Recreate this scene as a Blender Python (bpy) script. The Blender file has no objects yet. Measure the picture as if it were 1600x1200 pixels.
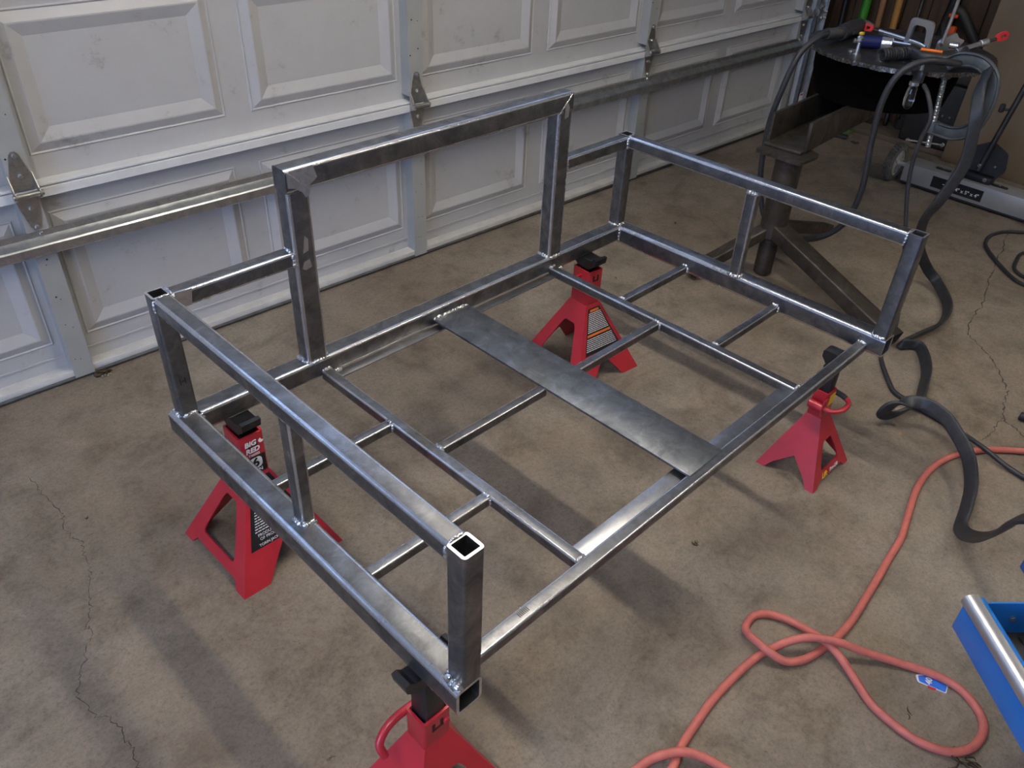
import bpy, bmesh, math, random
from mathutils import Vector, Matrix
from mathutils.noise import noise as pnoise
random.seed(7)
PI = math.pi
sc = bpy.context.scene
COL = sc.collection

# ------------------------------------------------------------------ camera
cam_d = bpy.data.cameras.new('camera')
cam = bpy.data.objects.new('camera', cam_d)
COL.objects.link(cam)
cam_d.sensor_fit = 'HORIZONTAL'
cam_d.sensor_width = 36.0
cam_d.lens = 36.0 * 1265.74 / 1600.0
cam_d.clip_start = 0.02
CAM = Vector((0.510, -2.363, 1.522))
YAW, PITCH, ROLL = -0.7743, -0.6301, 0.0489
d_ = Vector((-math.sin(YAW) * math.cos(PITCH), math.cos(YAW) * math.cos(PITCH), math.sin(PITCH)))
r_ = Vector((math.cos(YAW), math.sin(YAW), 0))
u_ = r_.cross(d_)
rt = math.cos(ROLL) * r_ + math.sin(ROLL) * u_
up = -math.sin(ROLL) * r_ + math.cos(ROLL) * u_
M = Matrix((rt, up, -d_)).transposed().to_4x4()
M.translation = CAM
cam.matrix_world = M
sc.camera = cam

# ------------------------------------------------------------------ world, lights, exposure
sc.view_settings.view_transform = 'Standard'
sc.view_settings.look = 'None'
sc.view_settings.gamma = 1.0
sc.view_settings.use_curve_mapping = False
sc.view_settings.exposure = 0.0
world = bpy.data.worlds.new('sky_world')
sc.world = world
world.use_nodes = True
wn = world.node_tree.nodes
wl = world.node_tree.links
wn.clear()
wo = wn.new('ShaderNodeOutputWorld')
wb = wn.new('ShaderNodeBackground')
wb.inputs['Color'].default_value = (0.40, 0.57, 1.0, 1)      # plain daylight sky outside the open side door
wb.inputs['Strength'].default_value = 6.8
wl.new(wb.outputs[0], wo.inputs[0])
WATT_WARM, WATT_COOL = 84.0, 92.0

def portal(loc, sx, sy, rot):
    l = bpy.data.lights.new('doorway_portal', 'AREA')
    l.shape = 'RECTANGLE'; l.size = sx; l.size_y = sy
    l.cycles.is_portal = True
    o = bpy.data.objects.new('doorway_portal', l); COL.objects.link(o)
    o.location = loc; o.rotation_euler = rot
    return o
# daylight comes through the open side door in the left wall (x = -2.6); the portal only guides sampling
portal((-2.58, -2.3, 1.06), 2.1, 2.7, (0, -PI / 2, 0))
# and through the window row in the top section of the garage door
portal((1.6, 0.075, 2.037), 6.6, 0.37, (-PI / 2, 0, 0))

# ------------------------------------------------------------------ materials
MATS = {}
def nmat(name):
    m = bpy.data.materials.new(name); m.use_nodes = True
    MATS[name] = m
    nt = m.node_tree
    return m, nt, nt.nodes['Principled BSDF']

def ramp(nt, fac, stops):
    r = nt.nodes.new('ShaderNodeValToRGB')
    el = r.color_ramp.elements
    while len(el) < len(stops): el.new(0.5)
    for e, (p, c) in zip(el, stops):
        e.position = p; e.color = (*c, 1) if len(c) == 3 else c
    nt.links.new(fac, r.inputs[0])
    return r.outputs[0]

def tex(nt, kind='noise', scale=10, detail=4, rough=0.55, stretch=(1, 1, 1), coord='Object', dist=0.0):
    tc = nt.nodes.new('ShaderNodeTexCoord')
    mp = nt.nodes.new('ShaderNodeMapping'); mp.inputs['Scale'].default_value = stretch
    nt.links.new(tc.outputs[coord], mp.inputs[0])
    if kind == 'noise':
        t = nt.nodes.new('ShaderNodeTexNoise')
        t.inputs['Scale'].default_value = scale; t.inputs['Detail'].default_value = detail
        t.inputs['Roughness'].default_value = rough; t.inputs['Distortion'].default_value = dist
        nt.links.new(mp.outputs[0], t.inputs['Vector']); return t.outputs['Fac']
    if kind == 'voronoi':
        t = nt.nodes.new('ShaderNodeTexVoronoi'); t.inputs['Scale'].default_value = scale
        nt.links.new(mp.outputs[0], t.inputs['Vector']); return t.outputs['Distance']
    if kind == 'wave':
        t = nt.nodes.new('ShaderNodeTexWave'); t.inputs['Scale'].default_value = scale
        t.inputs['Distortion'].default_value = dist; t.inputs['Detail'].default_value = detail
        nt.links.new(mp.outputs[0], t.inputs['Vector']); return t.outputs['Fac']

def mix(nt, a, b, fac, mode='MIX'):
    n = nt.nodes.new('ShaderNodeMix'); n.data_type = 'RGBA'; n.blend_type = mode
    for sock, v in ((n.inputs[6], a), (n.inputs[7], b), (n.inputs[0], fac)):
        if hasattr(v, 'is_output'): nt.links.new(v, sock)
        elif isinstance(v, (tuple, list)): sock.default_value = (*v, 1)
        else: sock.default_value = v
    return n.outputs[2]

def bump(nt, b, h, strength=0.3, dist=0.002):
    n = nt.nodes.new('ShaderNodeBump'); n.inputs['Strength'].default_value = strength
    n.inputs['Distance'].default_value = dist
    nt.links.new(h, n.inputs['Height']); nt.links.new(n.outputs[0], b.inputs['Normal'])

def simple(name, col, rough=0.5, metal=0.0, var=0.15, scale=30, bmp=0.0, coat=0.0, stretch=(1, 1, 1)):
    m, nt, b = nmat(name)
    f = tex(nt, scale=scale, detail=5, stretch=stretch)
    c1 = tuple(max(0, x * (1 - var)) for x in col); c2 = tuple(min(1, x * (1 + var)) for x in col)
    nt.links.new(ramp(nt, f, [(0.3, c1), (0.7, c2)]), b.inputs['Base Color'])
    b.inputs['Roughness'].default_value = rough; b.inputs['Metallic'].default_value = metal
    if coat: b.inputs['Coat Weight'].default_value = coat
    if bmp: bump(nt, b, f, bmp)
    return m

def mat_concrete():
    m, nt, b = nmat('concrete_floor')
    big = tex(nt, scale=1.1, detail=5, rough=0.6, dist=0.4)
    mid = tex(nt, scale=7, detail=8, rough=0.68)
    fine = tex(nt, scale=70, detail=6, rough=0.75)
    spots = tex(nt, scale=26, detail=3, rough=0.8, stretch=(1, 1.3, 1))
    vein = tex(nt, scale=3.2, detail=9, rough=0.7, dist=1.2)
    grit = tex(nt, scale=150, detail=4, rough=0.8)
    c = ramp(nt, big, [(0.25, (0.168, 0.132, 0.098)), (0.5, (0.228, 0.190, 0.148)), (0.75, (0.292, 0.256, 0.210))])
    c = mix(nt, c, ramp(nt, vein, [(0.32, (0.60, 0.57, 0.53)), (0.48, (0.96, 0.96, 0.96)), (0.60, (1.0, 1.0, 1.0)), (0.72, (1.24, 1.23, 1.21))]), 0.85, 'MULTIPLY')
    c = mix(nt, c, ramp(nt, mid, [(0.28, (0.50, 0.47, 0.44)), (0.52, (1, 1, 1)), (0.78, (1.22, 1.21, 1.19))]), 0.85, 'MULTIPLY')
    c = mix(nt, c, ramp(nt, fine, [(0.30, (0.48, 0.46, 0.43)), (0.52, (1.0, 1.0, 1.0)), (0.75, (1.2, 1.2, 1.2))]), 0.5, 'MULTIPLY')
    c = mix(nt, c, ramp(nt, grit, [(0.30, (0.45, 0.43, 0.40)), (0.48, (1.0, 1.0, 1.0)), (0.7, (1.15, 1.15, 1.15))]), 0.6, 'MULTIPLY')
    c = mix(nt, c, ramp(nt, spots, [(0.24, (0.22, 0.19, 0.16)), (0.31, (1, 1, 1))]), 0.85, 'MULTIPLY')
    nt.links.new(c, b.inputs['Base Color'])
    nt.links.new(ramp(nt, mid, [(0.3, (0.62,) * 3), (0.7, (0.82,) * 3)]), b.inputs['Roughness'])
    b.inputs['Specular IOR Level'].default_value = 0.3
    bump(nt, b, mix(nt, mid, fine, 0.5), 0.25, 0.003)
    return m
def mat_steel(name, c0, c1, c2, r0=0.30, r1=0.48, sc_=18):
    m, nt, b = nmat(name)
    n1 = tex(nt, scale=sc_, detail=6, rough=0.65, dist=0.6)
    n2 = tex(nt, scale=240, detail=2, stretch=(0.3, 1, 1))
    c = ramp(nt, n1, [(0.28, c0), (0.52, c1), (0.78, c2)])
    c = mix(nt, c, ramp(nt, n2, [(0.3, (0.8,) * 3), (0.7, (1,) * 3)]), 0.5, 'MULTIPLY')
    nt.links.new(c, b.inputs['Base Color'])
    b.inputs['Metallic'].default_value = 0.94
    nt.links.new(ramp(nt, n1, [(0.3, (r1,) * 3), (0.7, (r0,) * 3)]), b.inputs['Roughness'])
    bump(nt, b, n2, 0.06, 0.001)
    return m
def mat_doorpaint():
    m, nt, b = nmat('door_paint')
    g = tex(nt, scale=55, detail=5, rough=0.6, stretch=(0.22, 1, 1.6))
    s = tex(nt, scale=9, detail=7, rough=0.75)
    c = mix(nt, (0.478, 0.478, 0.476), ramp(nt, s, [(0.26, (0.58, 0.55, 0.50)), (0.40, (0.96, 0.955, 0.95)), (0.6, (1, 1, 1))]), 1.0, 'MULTIPLY')
    nt.links.new(c, b.inputs['Base Color'])
    b.inputs['Roughness'].default_value = 0.45
    bump(nt, b, g, 0.25, 0.0015)
    return m
def mat_wood(name, a, bb, scale=6):
    m, nt, b = nmat(name)
    w = tex(nt, kind='noise', scale=scale, detail=8, rough=0.7, stretch=(1, 6, 0.35), dist=0.8)
    nt.links.new(ramp(nt, w, [(0.3, a), (0.7, bb)]), b.inputs['Base Color'])
    b.inputs['Roughness'].default_value = 0.75
    bump(nt, b, w, 0.2)
    return m
def mat_emit(name, col, st):
    m, nt, b = nmat(name)
    b.inputs['Base Color'].default_value = (0.9, 0.9, 0.9, 1)
    b.inputs['Emission Color'].default_value = (*col, 1)
    b.inputs['Emission Strength'].default_value = st
    return m
def mat_clear():
    m, nt, b = nmat('clear_glass')
    b.inputs['Base Color'].default_value = (0.95, 0.97, 0.97, 1)
    b.inputs['Transmission Weight'].default_value = 1.0
    b.inputs['Roughness'].default_value = 0.03
    return m

def mat_pane():
    m, nt, b = nmat('window_glass')
    tr_ = nt.nodes.new('ShaderNodeBsdfTransparent'); gl = nt.nodes.new('ShaderNodeBsdfGlossy'); mx = nt.nodes.new('ShaderNodeMixShader')
    tr_.inputs[0].default_value = (0.86, 0.89, 0.90, 1); gl.inputs['Roughness'].default_value = 0.03
    mx.inputs[0].default_value = 0.08
    nt.links.new(tr_.outputs[0], mx.inputs[1]); nt.links.new(gl.outputs[0], mx.inputs[2])
    nt.links.new(mx.outputs[0], nt.nodes['Material Output'].inputs['Surface'])
    return m
mat_pane()
mat_concrete(); mat_doorpaint(); mat_clear()
mat_steel('mill_steel', (0.105, 0.106, 0.110), (0.200, 0.202, 0.207), (0.345, 0.345, 0.350), 0.27, 0.46)
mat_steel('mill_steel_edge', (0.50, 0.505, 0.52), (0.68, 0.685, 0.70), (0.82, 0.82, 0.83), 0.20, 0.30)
mat_steel('mill_steel_cut', (0.50, 0.50, 0.50), (0.66, 0.66, 0.66), (0.80, 0.80, 0.80), 0.28, 0.40, 60)
mat_steel('plate_steel', (0.085, 0.092, 0.102), (0.185, 0.198, 0.215), (0.36, 0.375, 0.395), 0.34, 0.60, 20)
mat_steel('ground_steel', (0.24, 0.245, 0.255), (0.34, 0.345, 0.355), (0.46, 0.46, 0.47), 0.30, 0.42)
mat_steel('weld_steel', (0.55, 0.55, 0.56), (0.75, 0.75, 0.76), (0.9, 0.9, 0.9), 0.18, 0.35, 120)
mat_steel('galvanised', (0.40, 0.42, 0.42), (0.56, 0.58, 0.58), (0.74, 0.76, 0.76), 0.28, 0.45, 25)
mat_steel('hinge_steel', (0.30, 0.29, 0.26), (0.44, 0.43, 0.39), (0.58, 0.57, 0.53), 0.35, 0.5, 30)
mat_steel('chrome', (0.6, 0.6, 0.6), (0.72, 0.72, 0.72), (0.85, 0.85, 0.85), 0.12, 0.22)
mat_steel('rusty_steel', (0.055, 0.048, 0.04), (0.105, 0.09, 0.075), (0.17, 0.15, 0.125), 0.5, 0.7, 12)
mat_steel('table_steel', (0.06, 0.057, 0.053), (0.11, 0.105, 0.10), (0.18, 0.175, 0.17), 0.38, 0.55, 14)
mat_steel('torch_cut', (0.05, 0.048, 0.045), (0.13, 0.125, 0.12), (0.75, 0.74, 0.72), 0.25, 0.6, 160)
simple('door_white', (0.72, 0.73, 0.73), 0.5, var=0.07, scale=12)
simple('strip_white', (0.60, 0.59, 0.56), 0.6, var=0.12, scale=14)
simple('stile_grey', (0.40, 0.41, 0.39), 0.42, 0.15, var=0.08, scale=8)
simple('rubber_black', (0.018, 0.018, 0.019), 0.6, var=0.3)
simple('rubber_grey', (0.10, 0.095, 0.085), 0.8, var=0.3)
simple('drum_shade_black', (0.002, 0.0018, 0.0018), 1.0, var=0.3); MATS['drum_shade_black'].node_tree.nodes['Principled BSDF'].inputs['Specular IOR Level'].default_value = 0.05  # black drum, shade beneath the table plate put into its lightless colour
simple('hose_black', (0.025, 0.026, 0.029), 0.48, var=0.3, scale=60, bmp=0.15)
simple('paint_red', (0.43, 0.018, 0.030), 0.38, var=0.12, scale=14, coat=0.15)
simple('paint_black', (0.016, 0.016, 0.018), 0.35, 0.2, var=0.4)
simple('air_hose_red', (0.50, 0.135, 0.105), 0.55, var=0.12, scale=50)
simple('paint_blue', (0.010, 0.150, 0.48), 0.36, var=0.06, scale=10, coat=0.2)
simple('aluminium', (0.55, 0.55, 0.56), 0.32, 0.85, var=0.06, scale=20)
simple('sweeper_grey', (0.33, 0.33, 0.32), 0.4, 0.2, var=0.06, scale=12)
simple('label_black', (0.010, 0.010, 0.010), 0.4, var=0.1)
simple('label_white', (0.80, 0.80, 0.78), 0.5, var=0.02)
simple('label_orange', (0.75, 0.17, 0.02), 0.5, var=0.02)
simple('label_yellow', (0.80, 0.52, 0.02), 0.5, var=0.02)
simple('sticker_blue', (0.03, 0.17, 0.72), 0.4, var=0.15, scale=90)
simple('plastic_red', (0.65, 0.03, 0.035), 0.4, var=0.05)
simple('plastic_orange', (0.75, 0.10, 0.01), 0.45, var=0.05)
simple('plastic_blue', (0.008, 0.014, 0.09), 0.35, var=0.2)
simple('plastic_green', (0.035, 0.22, 0.012), 0.5, var=0.15)
simple('plywood', (0.185, 0.140, 0.090), 0.7, var=0.12, scale=5, bmp=0.05, stretch=(1, 1, 0.3))
simple('drywall', (0.52, 0.49, 0.44), 0.8, var=0.05, scale=6)
simple('ceiling_white', (0.66, 0.63, 0.58), 0.85, var=0.04, scale=6)
simple('wheel_grey', (0.42, 0.42, 0.40), 0.5, var=0.06)
simple('leaf_brown', (0.055, 0.035, 0.018), 0.8, var=0.5, scale=80)
simple('debris_pale', (0.42, 0.36, 0.26), 0.8, var=0.3, scale=80)
simple('crack_dark', (0.055, 0.047, 0.040), 0.95, var=0.3, scale=60)
simple('sack_brown', (0.12, 0.075, 0.052), 0.85, var=0.2, scale=9, bmp=0.3)
simple('curb_brown', (0.135, 0.105, 0.08), 0.85, var=0.2, scale=8, bmp=0.2)
simple('clamp_paint', (0.085, 0.095, 0.10), 0.42, 0.3, var=0.2)
simple('driveway', (0.30, 0.30, 0.29), 0.85, var=0.1, scale=2)
mat_wood('wall_wood', (0.045, 0.026, 0.015), (0.115, 0.068, 0.040))
mat_wood('handle_brown', (0.22, 0.10, 0.045), (0.36, 0.18, 0.08), 20)
mat_wood('handle_yellow', (0.36, 0.17, 0.035), (0.50, 0.26, 0.06), 20)
mat_emit('tube_warm', (1.0, 0.90, 0.76), WATT_WARM); mat_emit('tube_neutral', (1.0, 0.95, 0.91), WATT_COOL)

# ------------------------------------------------------------------ mesh helpers
def link(o, parent=None):
    COL.objects.link(o)
    if parent is not None: o.parent = parent
    return o
def obj(name, bm, mat, parent=None, smooth=False, auto=None):
    me = bpy.data.meshes.new(name)
    bmesh.ops.recalc_face_normals(bm, faces=bm.faces)
    bm.to_mesh(me); bm.free()
    mats = mat if isinstance(mat, (list, tuple)) else [mat]
    for x in mats: me.materials.append(MATS[x])
    if smooth or auto:
        for p in me.polygons: p.use_smooth = True
        if auto: me.set_sharp_from_angle(angle=auto)
    return link(bpy.data.objects.new(name, me), parent)
def empty(name, loc=(0, 0, 0), rz=0.0):
    o = bpy.data.objects.new(name, None); o.empty_display_size = 0.05
    COL.objects.link(o); o.location = loc; o.rotation_euler = (0, 0, rz)
    return o
def tag(o, label, cat, group=None):
    o['label'] = label; o['category'] = cat
    if group: o['group'] = group
    return o
def struct(o, label=None):
    o['kind'] = 'structure'
    if label: o['label'] = label
    return o

def bm_box(bm, lo, hi, bev=0.0, segs=2, mat=None):
    g = bmesh.ops.create_cube(bm, size=1.0)
    vs = g['verts']
    lo = Vector(lo); hi = Vector(hi); c = (lo + hi) / 2; s = hi - lo
    for v in vs: v.co = Vector((v.co.x * s.x, v.co.y * s.y, v.co.z * s.z)) + c
    if bev > 0:
        es = list({e for v in vs for e in v.link_edges})
        bmesh.ops.bevel(bm, geom=es, offset=min(bev, min(abs(s.x), abs(s.y), abs(s.z)) * 0.45), segments=segs, affect='EDGES', profile=0.5)
def box(name, lo, hi, mat, parent=None, bev=0.002, segs=2):
    bm = bmesh.new(); bm_box(bm, lo, hi, bev, segs)
    return obj(name, bm, mat, parent, auto=0.6 if bev else None)
def xform(o, mx):
    o.data.transform(mx); return o
def frame_of(axis, upv=(0, 0, 1)):
    a = Vector(axis).normalized(); upv = Vector(upv)
    if abs(a.dot(upv.normalized())) > 0.98: upv = Vector((1, 0, 0)) if abs(a.x) < 0.9 else Vector((0, 1, 0))
    s = upv.cross(a).normalized(); t = a.cross(s).normalized()
    return a, s, t
def rrect(w, h, r, n=4):
    pts = []
    r = min(r, w / 2 - 1e-5, h / 2 - 1e-5)
    for cx, cy, a0 in ((w / 2 - r, h / 2 - r, 0), (-w / 2 + r, h / 2 - r, PI / 2), (-w / 2 + r, -h / 2 + r, PI), (w / 2 - r, -h / 2 + r, 1.5 * PI)):
        for i in range(n + 1):
            a = a0 + PI / 2 * i / n
            pts.append((cx + r * math.cos(a), cy + r * math.sin(a)))
    return pts
def rect_tube(name, p0, p1, w, h, mat, parent=None, wall=0.004, r=0.007, upv=(0, 0, 1), cap=False, edge=True):
    """hollow rounded rectangular steel tube; w across, h along upv"""
    p0 = Vector(p0); p1 = Vector(p1)
    a, s, t = frame_of(p1 - p0, upv)
    out = rrect(w, h, r); inn = rrect(w - 2 * wall, h - 2 * wall, max(r - wall, 0.0015))
    bm = bmesh.new()
    ring = lambda c, pts: [bm.verts.new(c + s * x + t * y) for x, y in pts]
    O0, O1, I0, I1 = ring(p0, out), ring(p1, out), ring(p0, inn), ring(p1, inn)
    n = len(out)
    for i in range(n):
        j = (i + 1) % n
        f = bm.faces.new((O0[i], O0[j], O1[j], O1[i]))
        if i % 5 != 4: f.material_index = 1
        if not cap:
            bm.faces.new((I0[j], I0[i], I1[i], I1[j]))
            f = bm.faces.new((O0[j], O0[i], I0[i], I0[j])); f.material_index = 2
            f = bm.faces.new((O1[i], O1[j], I1[j], I1[i])); f.material_index = 2
    if cap:
        for v in I0 + I1: bm.verts.remove(v)
        bm.faces.new(O0[::-1]); bm.faces.new(O1)
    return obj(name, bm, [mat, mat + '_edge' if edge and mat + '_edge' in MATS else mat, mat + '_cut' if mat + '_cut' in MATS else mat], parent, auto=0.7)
def catmull(pts, sub=8, closed=False):
    P = [Vector(p) for p in pts]
    if len(P) < 3 or sub <= 1: return P
    out = []
    for i in range(len(P) - 1):
        a = P[i - 1] if i > 0 else P[i] * 2 - P[i + 1]
        b, c = P[i], P[i + 1]
        d = P[i + 2] if i + 2 < len(P) else c * 2 - b
        for k in range(sub):
            t = k / sub
            out.append(0.5 * ((2 * b) + (c - a) * t + (2 * a - 5 * b + 4 * c - d) * t * t + (3 * b - a - 3 * c + d) * t ** 3))
    out.append(P[-1])
    return out
def bm_sweep(bm, pts, r, n=10, cap=True, ry=None, rfun=None, normal=None, twist=0.0, fixed=None, sq=1.0):
    T = []
    for i in range(len(pts)):
        t = (pts[min(i + 1, len(pts) - 1)] - pts[max(i - 1, 0)])
        T.append(t.normalized() if t.length > 1e-9 else Vector((0, 0, 1)))
    nv = Vector(normal) if normal else (Vector((0, 0, 1)) if abs(T[0].z) < 0.9 else Vector((1, 0, 0)))
    rings = []
    for i, p in enumerate(pts):
        if fixed is not None:
            fv = Vector(fixed); q = fv - T[i] * fv.dot(T[i])
            nv = (nv * 0.75 + q.normalized() * min(q.length, 1.0) * 0.5)
        nv = (nv - T[i] * nv.dot(T[i])).normalized()
        b = T[i].cross(nv)
        k = rfun(i / (len(pts) - 1)) if rfun else 1.0
        tw = twist * i / (len(pts) - 1)
        row = []
        for j in range(n):
            a = 2 * PI * j / n
            ca, sa = math.cos(a), math.sin(a)
            x, y = math.copysign(abs(ca) ** sq, ca) * r * k, math.copysign(abs(sa) ** sq, sa) * (ry or r) * k
            x, y = x * math.cos(tw) - y * math.sin(tw), x * math.sin(tw) + y * math.cos(tw)
            row.append(bm.verts.new(p + nv * x + b * y))
        rings.append(row)
    for i in range(len(rings) - 1):
        for j in range(n):
            k = (j + 1) % n
            bm.faces.new((rings[i][j], rings[i][k], rings[i + 1][k], rings[i + 1][j]))
    if cap:
        bm.faces.new(rings[0][::-1]); bm.faces.new(rings[-1])
def sweep(name, pts, r, mat, parent=None, n=10, sub=8, **kw):
    bm = bmesh.new(); bm_sweep(bm, catmull(pts, sub), r, n, **kw)
    return obj(name, bm, mat, parent, auto=0.9)
def rod(name, p0, p1, r, mat, parent=None, n=16, r2=None):
    bm = bmesh.new(); p0 = Vector(p0); p1 = Vector(p1)
    r2 = r if r2 is None else r2
    L = (p1 - p0).length; e = min(0.15 * r, 0.2 * L)
    d = (p1 - p0).normalized()
    prof = [(0, r - e), (e, r), (L - e, r2), (L, max(r2 - e, 1e-4))]
    a, s, t = frame_of(d)
    rings = [[bm.verts.new(p0 + d * h + (s * math.cos(2 * PI * j / n) + t * math.sin(2 * PI * j / n)) * rr) for j in range(n)] for h, rr in prof]
    for i in range(3):
        for j in range(n):
            k = (j + 1) % n
            bm.faces.new((rings[i][j], rings[i][k], rings[i + 1][k], rings[i + 1][j]))
    bm.faces.new(rings[0][::-1]); bm.faces.new(rings[-1])
    return obj(name, bm, mat, parent, auto=0.7)
def lathe(name, prof, mat, parent=None, origin=(0, 0, 0), axis=(0, 0, 1), n=32, closed_top=True):
    """prof: list of (radius, height)"""
    a, s, t = frame_of(axis); o = Vector(origin)
    bm = bmesh.new()
    rings = [[bm.verts.new(o + a * h + (s * math.cos(2 * PI * j / n) + t * math.sin(2 * PI * j / n)) * max(rr, 1e-4)) for j in range(n)] for rr, h in prof]
    for i in range(len(rings) - 1):
        for j in range(n):
            k = (j + 1) % n
            bm.faces.new((rings[i][j], rings[i][k], rings[i + 1][k], rings[i + 1][j]))
    bm.faces.new(rings[0][::-1]); bm.faces.new(rings[-1])
    return obj(name, bm, mat, parent, auto=0.6)
def ring_lathe(name, prof, mat, parent, origin, axis, n=32):
    a, s, t = frame_of(axis); o = Vector(origin); bm = bmesh.new()
    R = [[bm.verts.new(o + a * h + (s * math.cos(2 * PI * j / n) + t * math.sin(2 * PI * j / n)) * rr) for j in range(n)] for rr, h in prof]
    m = len(prof)
    for i in range(m):
        for j in range(n):
            bm.faces.new((R[i][j], R[i][(j + 1) % n], R[(i + 1) % m][(j + 1) % n], R[(i + 1) % m][j]))
    return obj(name, bm, mat, parent, auto=0.6)
def plate(name, outer, thick, mx, mat, parent=None, holes=(), bev=0.0):
    """flat plate cut to an outline (x,y), thickness along -z of mx"""
    bm = bmesh.new(); edges = []
    for loop in [outer] + list(holes):
        vs = [bm.verts.new((x, y, 0)) for x, y in loop]
        for i in range(len(vs)): edges.append(bm.edges.new((vs[i], vs[(i + 1) % len(vs)])))
    bmesh.ops.triangle_fill(bm, edges=edges, use_beauty=True, normal=(0, 0, 1))
    bmesh.ops.dissolve_limit(bm, angle_limit=0.01, verts=bm.verts, edges=bm.edges) if not holes else None
    g = bmesh.ops.extrude_face_region(bm, geom=list(bm.faces))
    for v in [x for x in g['geom'] if isinstance(x, bmesh.types.BMVert)]: v.co.z -= thick
    bm.transform(mx)
    return obj(name, bm, mat, parent, auto=0.5)
def basis(o, x, y):
    x = Vector(x).normalized(); y = Vector(y); y = (y - x * y.dot(x)).normalized(); z = x.cross(y)
    m = Matrix((x, y, z)).transposed().to_4x4(); m.translation = Vector(o); return m
def arc(cx, cy, r, a0, a1, n=8):
    return [(cx + r * math.cos(a0 + (a1 - a0) * i / n), cy + r * math.sin(a0 + (a1 - a0) * i / n)) for i in range(n + 1)]
def round_poly(pts, r, n=5):
    """round every corner of a convex-ish polygon"""
    out = []
    P = [Vector((x, y)) for x, y in pts]
    for i, p in enumerate(P):
        a, b = P[i - 1], P[(i + 1) % len(P)]
        da, db = (a - p), (b - p)
        k = min(r, da.length * 0.45, db.length * 0.45)
        s, e = p + da.normalized() * k, p + db.normalized() * k
        for j in range(n + 1):
            t = j / n
            q = s * (1 - t) ** 2 + p * 2 * t * (1 - t) + e * t * t
            out.append((q.x, q.y))
    return out
_font_cache = {}
def text(name, s, size, mx, mat, parent=None, bold=0.0, shear=0.0, depth=0.0003, align='CENTER', sx=1.0):
    cu = bpy.data.curves.new('txt', 'FONT'); cu.body = s; cu.size = size; cu.align_x = align; cu.align_y = 'CENTER'
    cu.extrude = depth; cu.offset = bold; cu.shear = shear; cu.resolution_u = 3
    to = bpy.data.objects.new('txt', cu); COL.objects.link(to)
    dg = bpy.context.evaluated_depsgraph_get()
    me = bpy.data.meshes.new_from_object(to.evaluated_get(dg))
    bpy.data.objects.remove(to); bpy.data.curves.remove(cu)
    me.name = name; me.materials.clear(); me.materials.append(MATS[mat])
    me.transform(Matrix.Diagonal((sx, 1, 1, 1))); me.transform(mx)
    return link(bpy.data.objects.new(name, me), parent)
def bead(name, pts, r, parent, mat='weld_steel', lumps=None):
    """lumpy weld bead, a row of ripples along a path"""
    P = catmull(pts, 1) if len(pts) == 2 else catmull(pts, 4)
    L = sum((P[i + 1] - P[i]).length for i in range(len(P) - 1))
    nseg = max(8, int(L / 0.0022))
    Q = []
    acc = [0]
    for i in range(len(P) - 1): acc.append(acc[-1] + (P[i + 1] - P[i]).length)
    for k in range(nseg + 1):
        s = L * k / nseg; i = 0
        while i < len(P) - 2 and acc[i + 1] < s: i += 1
        t = (s - acc[i]) / max(acc[i + 1] - acc[i], 1e-9)
        q = P[i].lerp(P[i + 1], t)
        q += Vector([random.uniform(-1, 1) * r * 0.22 for _ in range(3)])
        Q.append(q)
    ph = random.random() * 6
    rf = lambda t: (0.78 + 0.28 * abs(math.sin(ph + t * nseg * 0.8)) + random.uniform(-0.08, 0.08)) * (0.55 + 0.45 * min(1, 6 * min(t, 1 - t) + 0.1))
    bm = bmesh.new(); bm_sweep(bm, Q, r, 8, rfun=rf)
    return obj(name, bm, mat, parent, smooth=True)

# ================================================================== THE ROOM
X0, X1, Y0, Y1, H = -2.6, 5.50, -6.0, 0.06, 2.62
DX0, DX1 = -1.70, 4.93            # garage door opening
floor = struct(box('floor', (X0, Y0, -0.12), (X1, Y1 + 0.3, 0.0), 'concrete_floor', None, 0), 'worn stained concrete garage floor with hairline cracks')
def crack(pts, w):
    bm = bmesh.new(); P = []
    base = [Vector((x, y, 0)) for x, y in pts]
    for i in range(len(base) - 1):
        for k in range(6):
            q = base[i].lerp(base[i + 1], k / 6); q += Vector((random.gauss(0, 0.0028), random.gauss(0, 0.0028), 0)); P.append(q)
    P.append(base[-1])
    L = []; R = []
    for i, p in enumerate(P):
        t = (P[min(i + 1, len(P) - 1)] - P[max(i - 1, 0)]).normalized(); nrm = Vector((-t.y, t.x, 0))
        ww = w * random.uniform(0.25, 1.0) * (1 if 0 < i < len(P) - 1 else 0.1)
        L.append(bm.verts.new((p.x + nrm.x * ww, p.y + nrm.y * ww, 0.0006))); R.append(bm.verts.new((p.x - nrm.x * ww, p.y - nrm.y * ww, 0.0006)))
    for i in range(len(P) - 1): bm.faces.new((L[i], R[i], R[i + 1], L[i + 1]))
    return obj('crack', bm, 'crack_dark', floor)
crack([(.691,-.356),(.696,-.425),(.700,-.475),(.709,-.543),(.711,-.560),(.694,-.595),(.698,-.643),(.712,-.689),(.701,-.728),(.697,-.770),(.687,-.799),(.660,-.863),(.654,-.893),(.628,-.939),(.635,-.950),(.602,-1.004),(.582,-1.038),(.559,-1.078),(.553,-1.112),(.563,-1.164),(.582,-1.187),(.589,-1.209),(.589,-1.258),(.593,-1.284),(.587,-1.320),(.574,-1.366),(.56,-1.5)], 0.0013)
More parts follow.
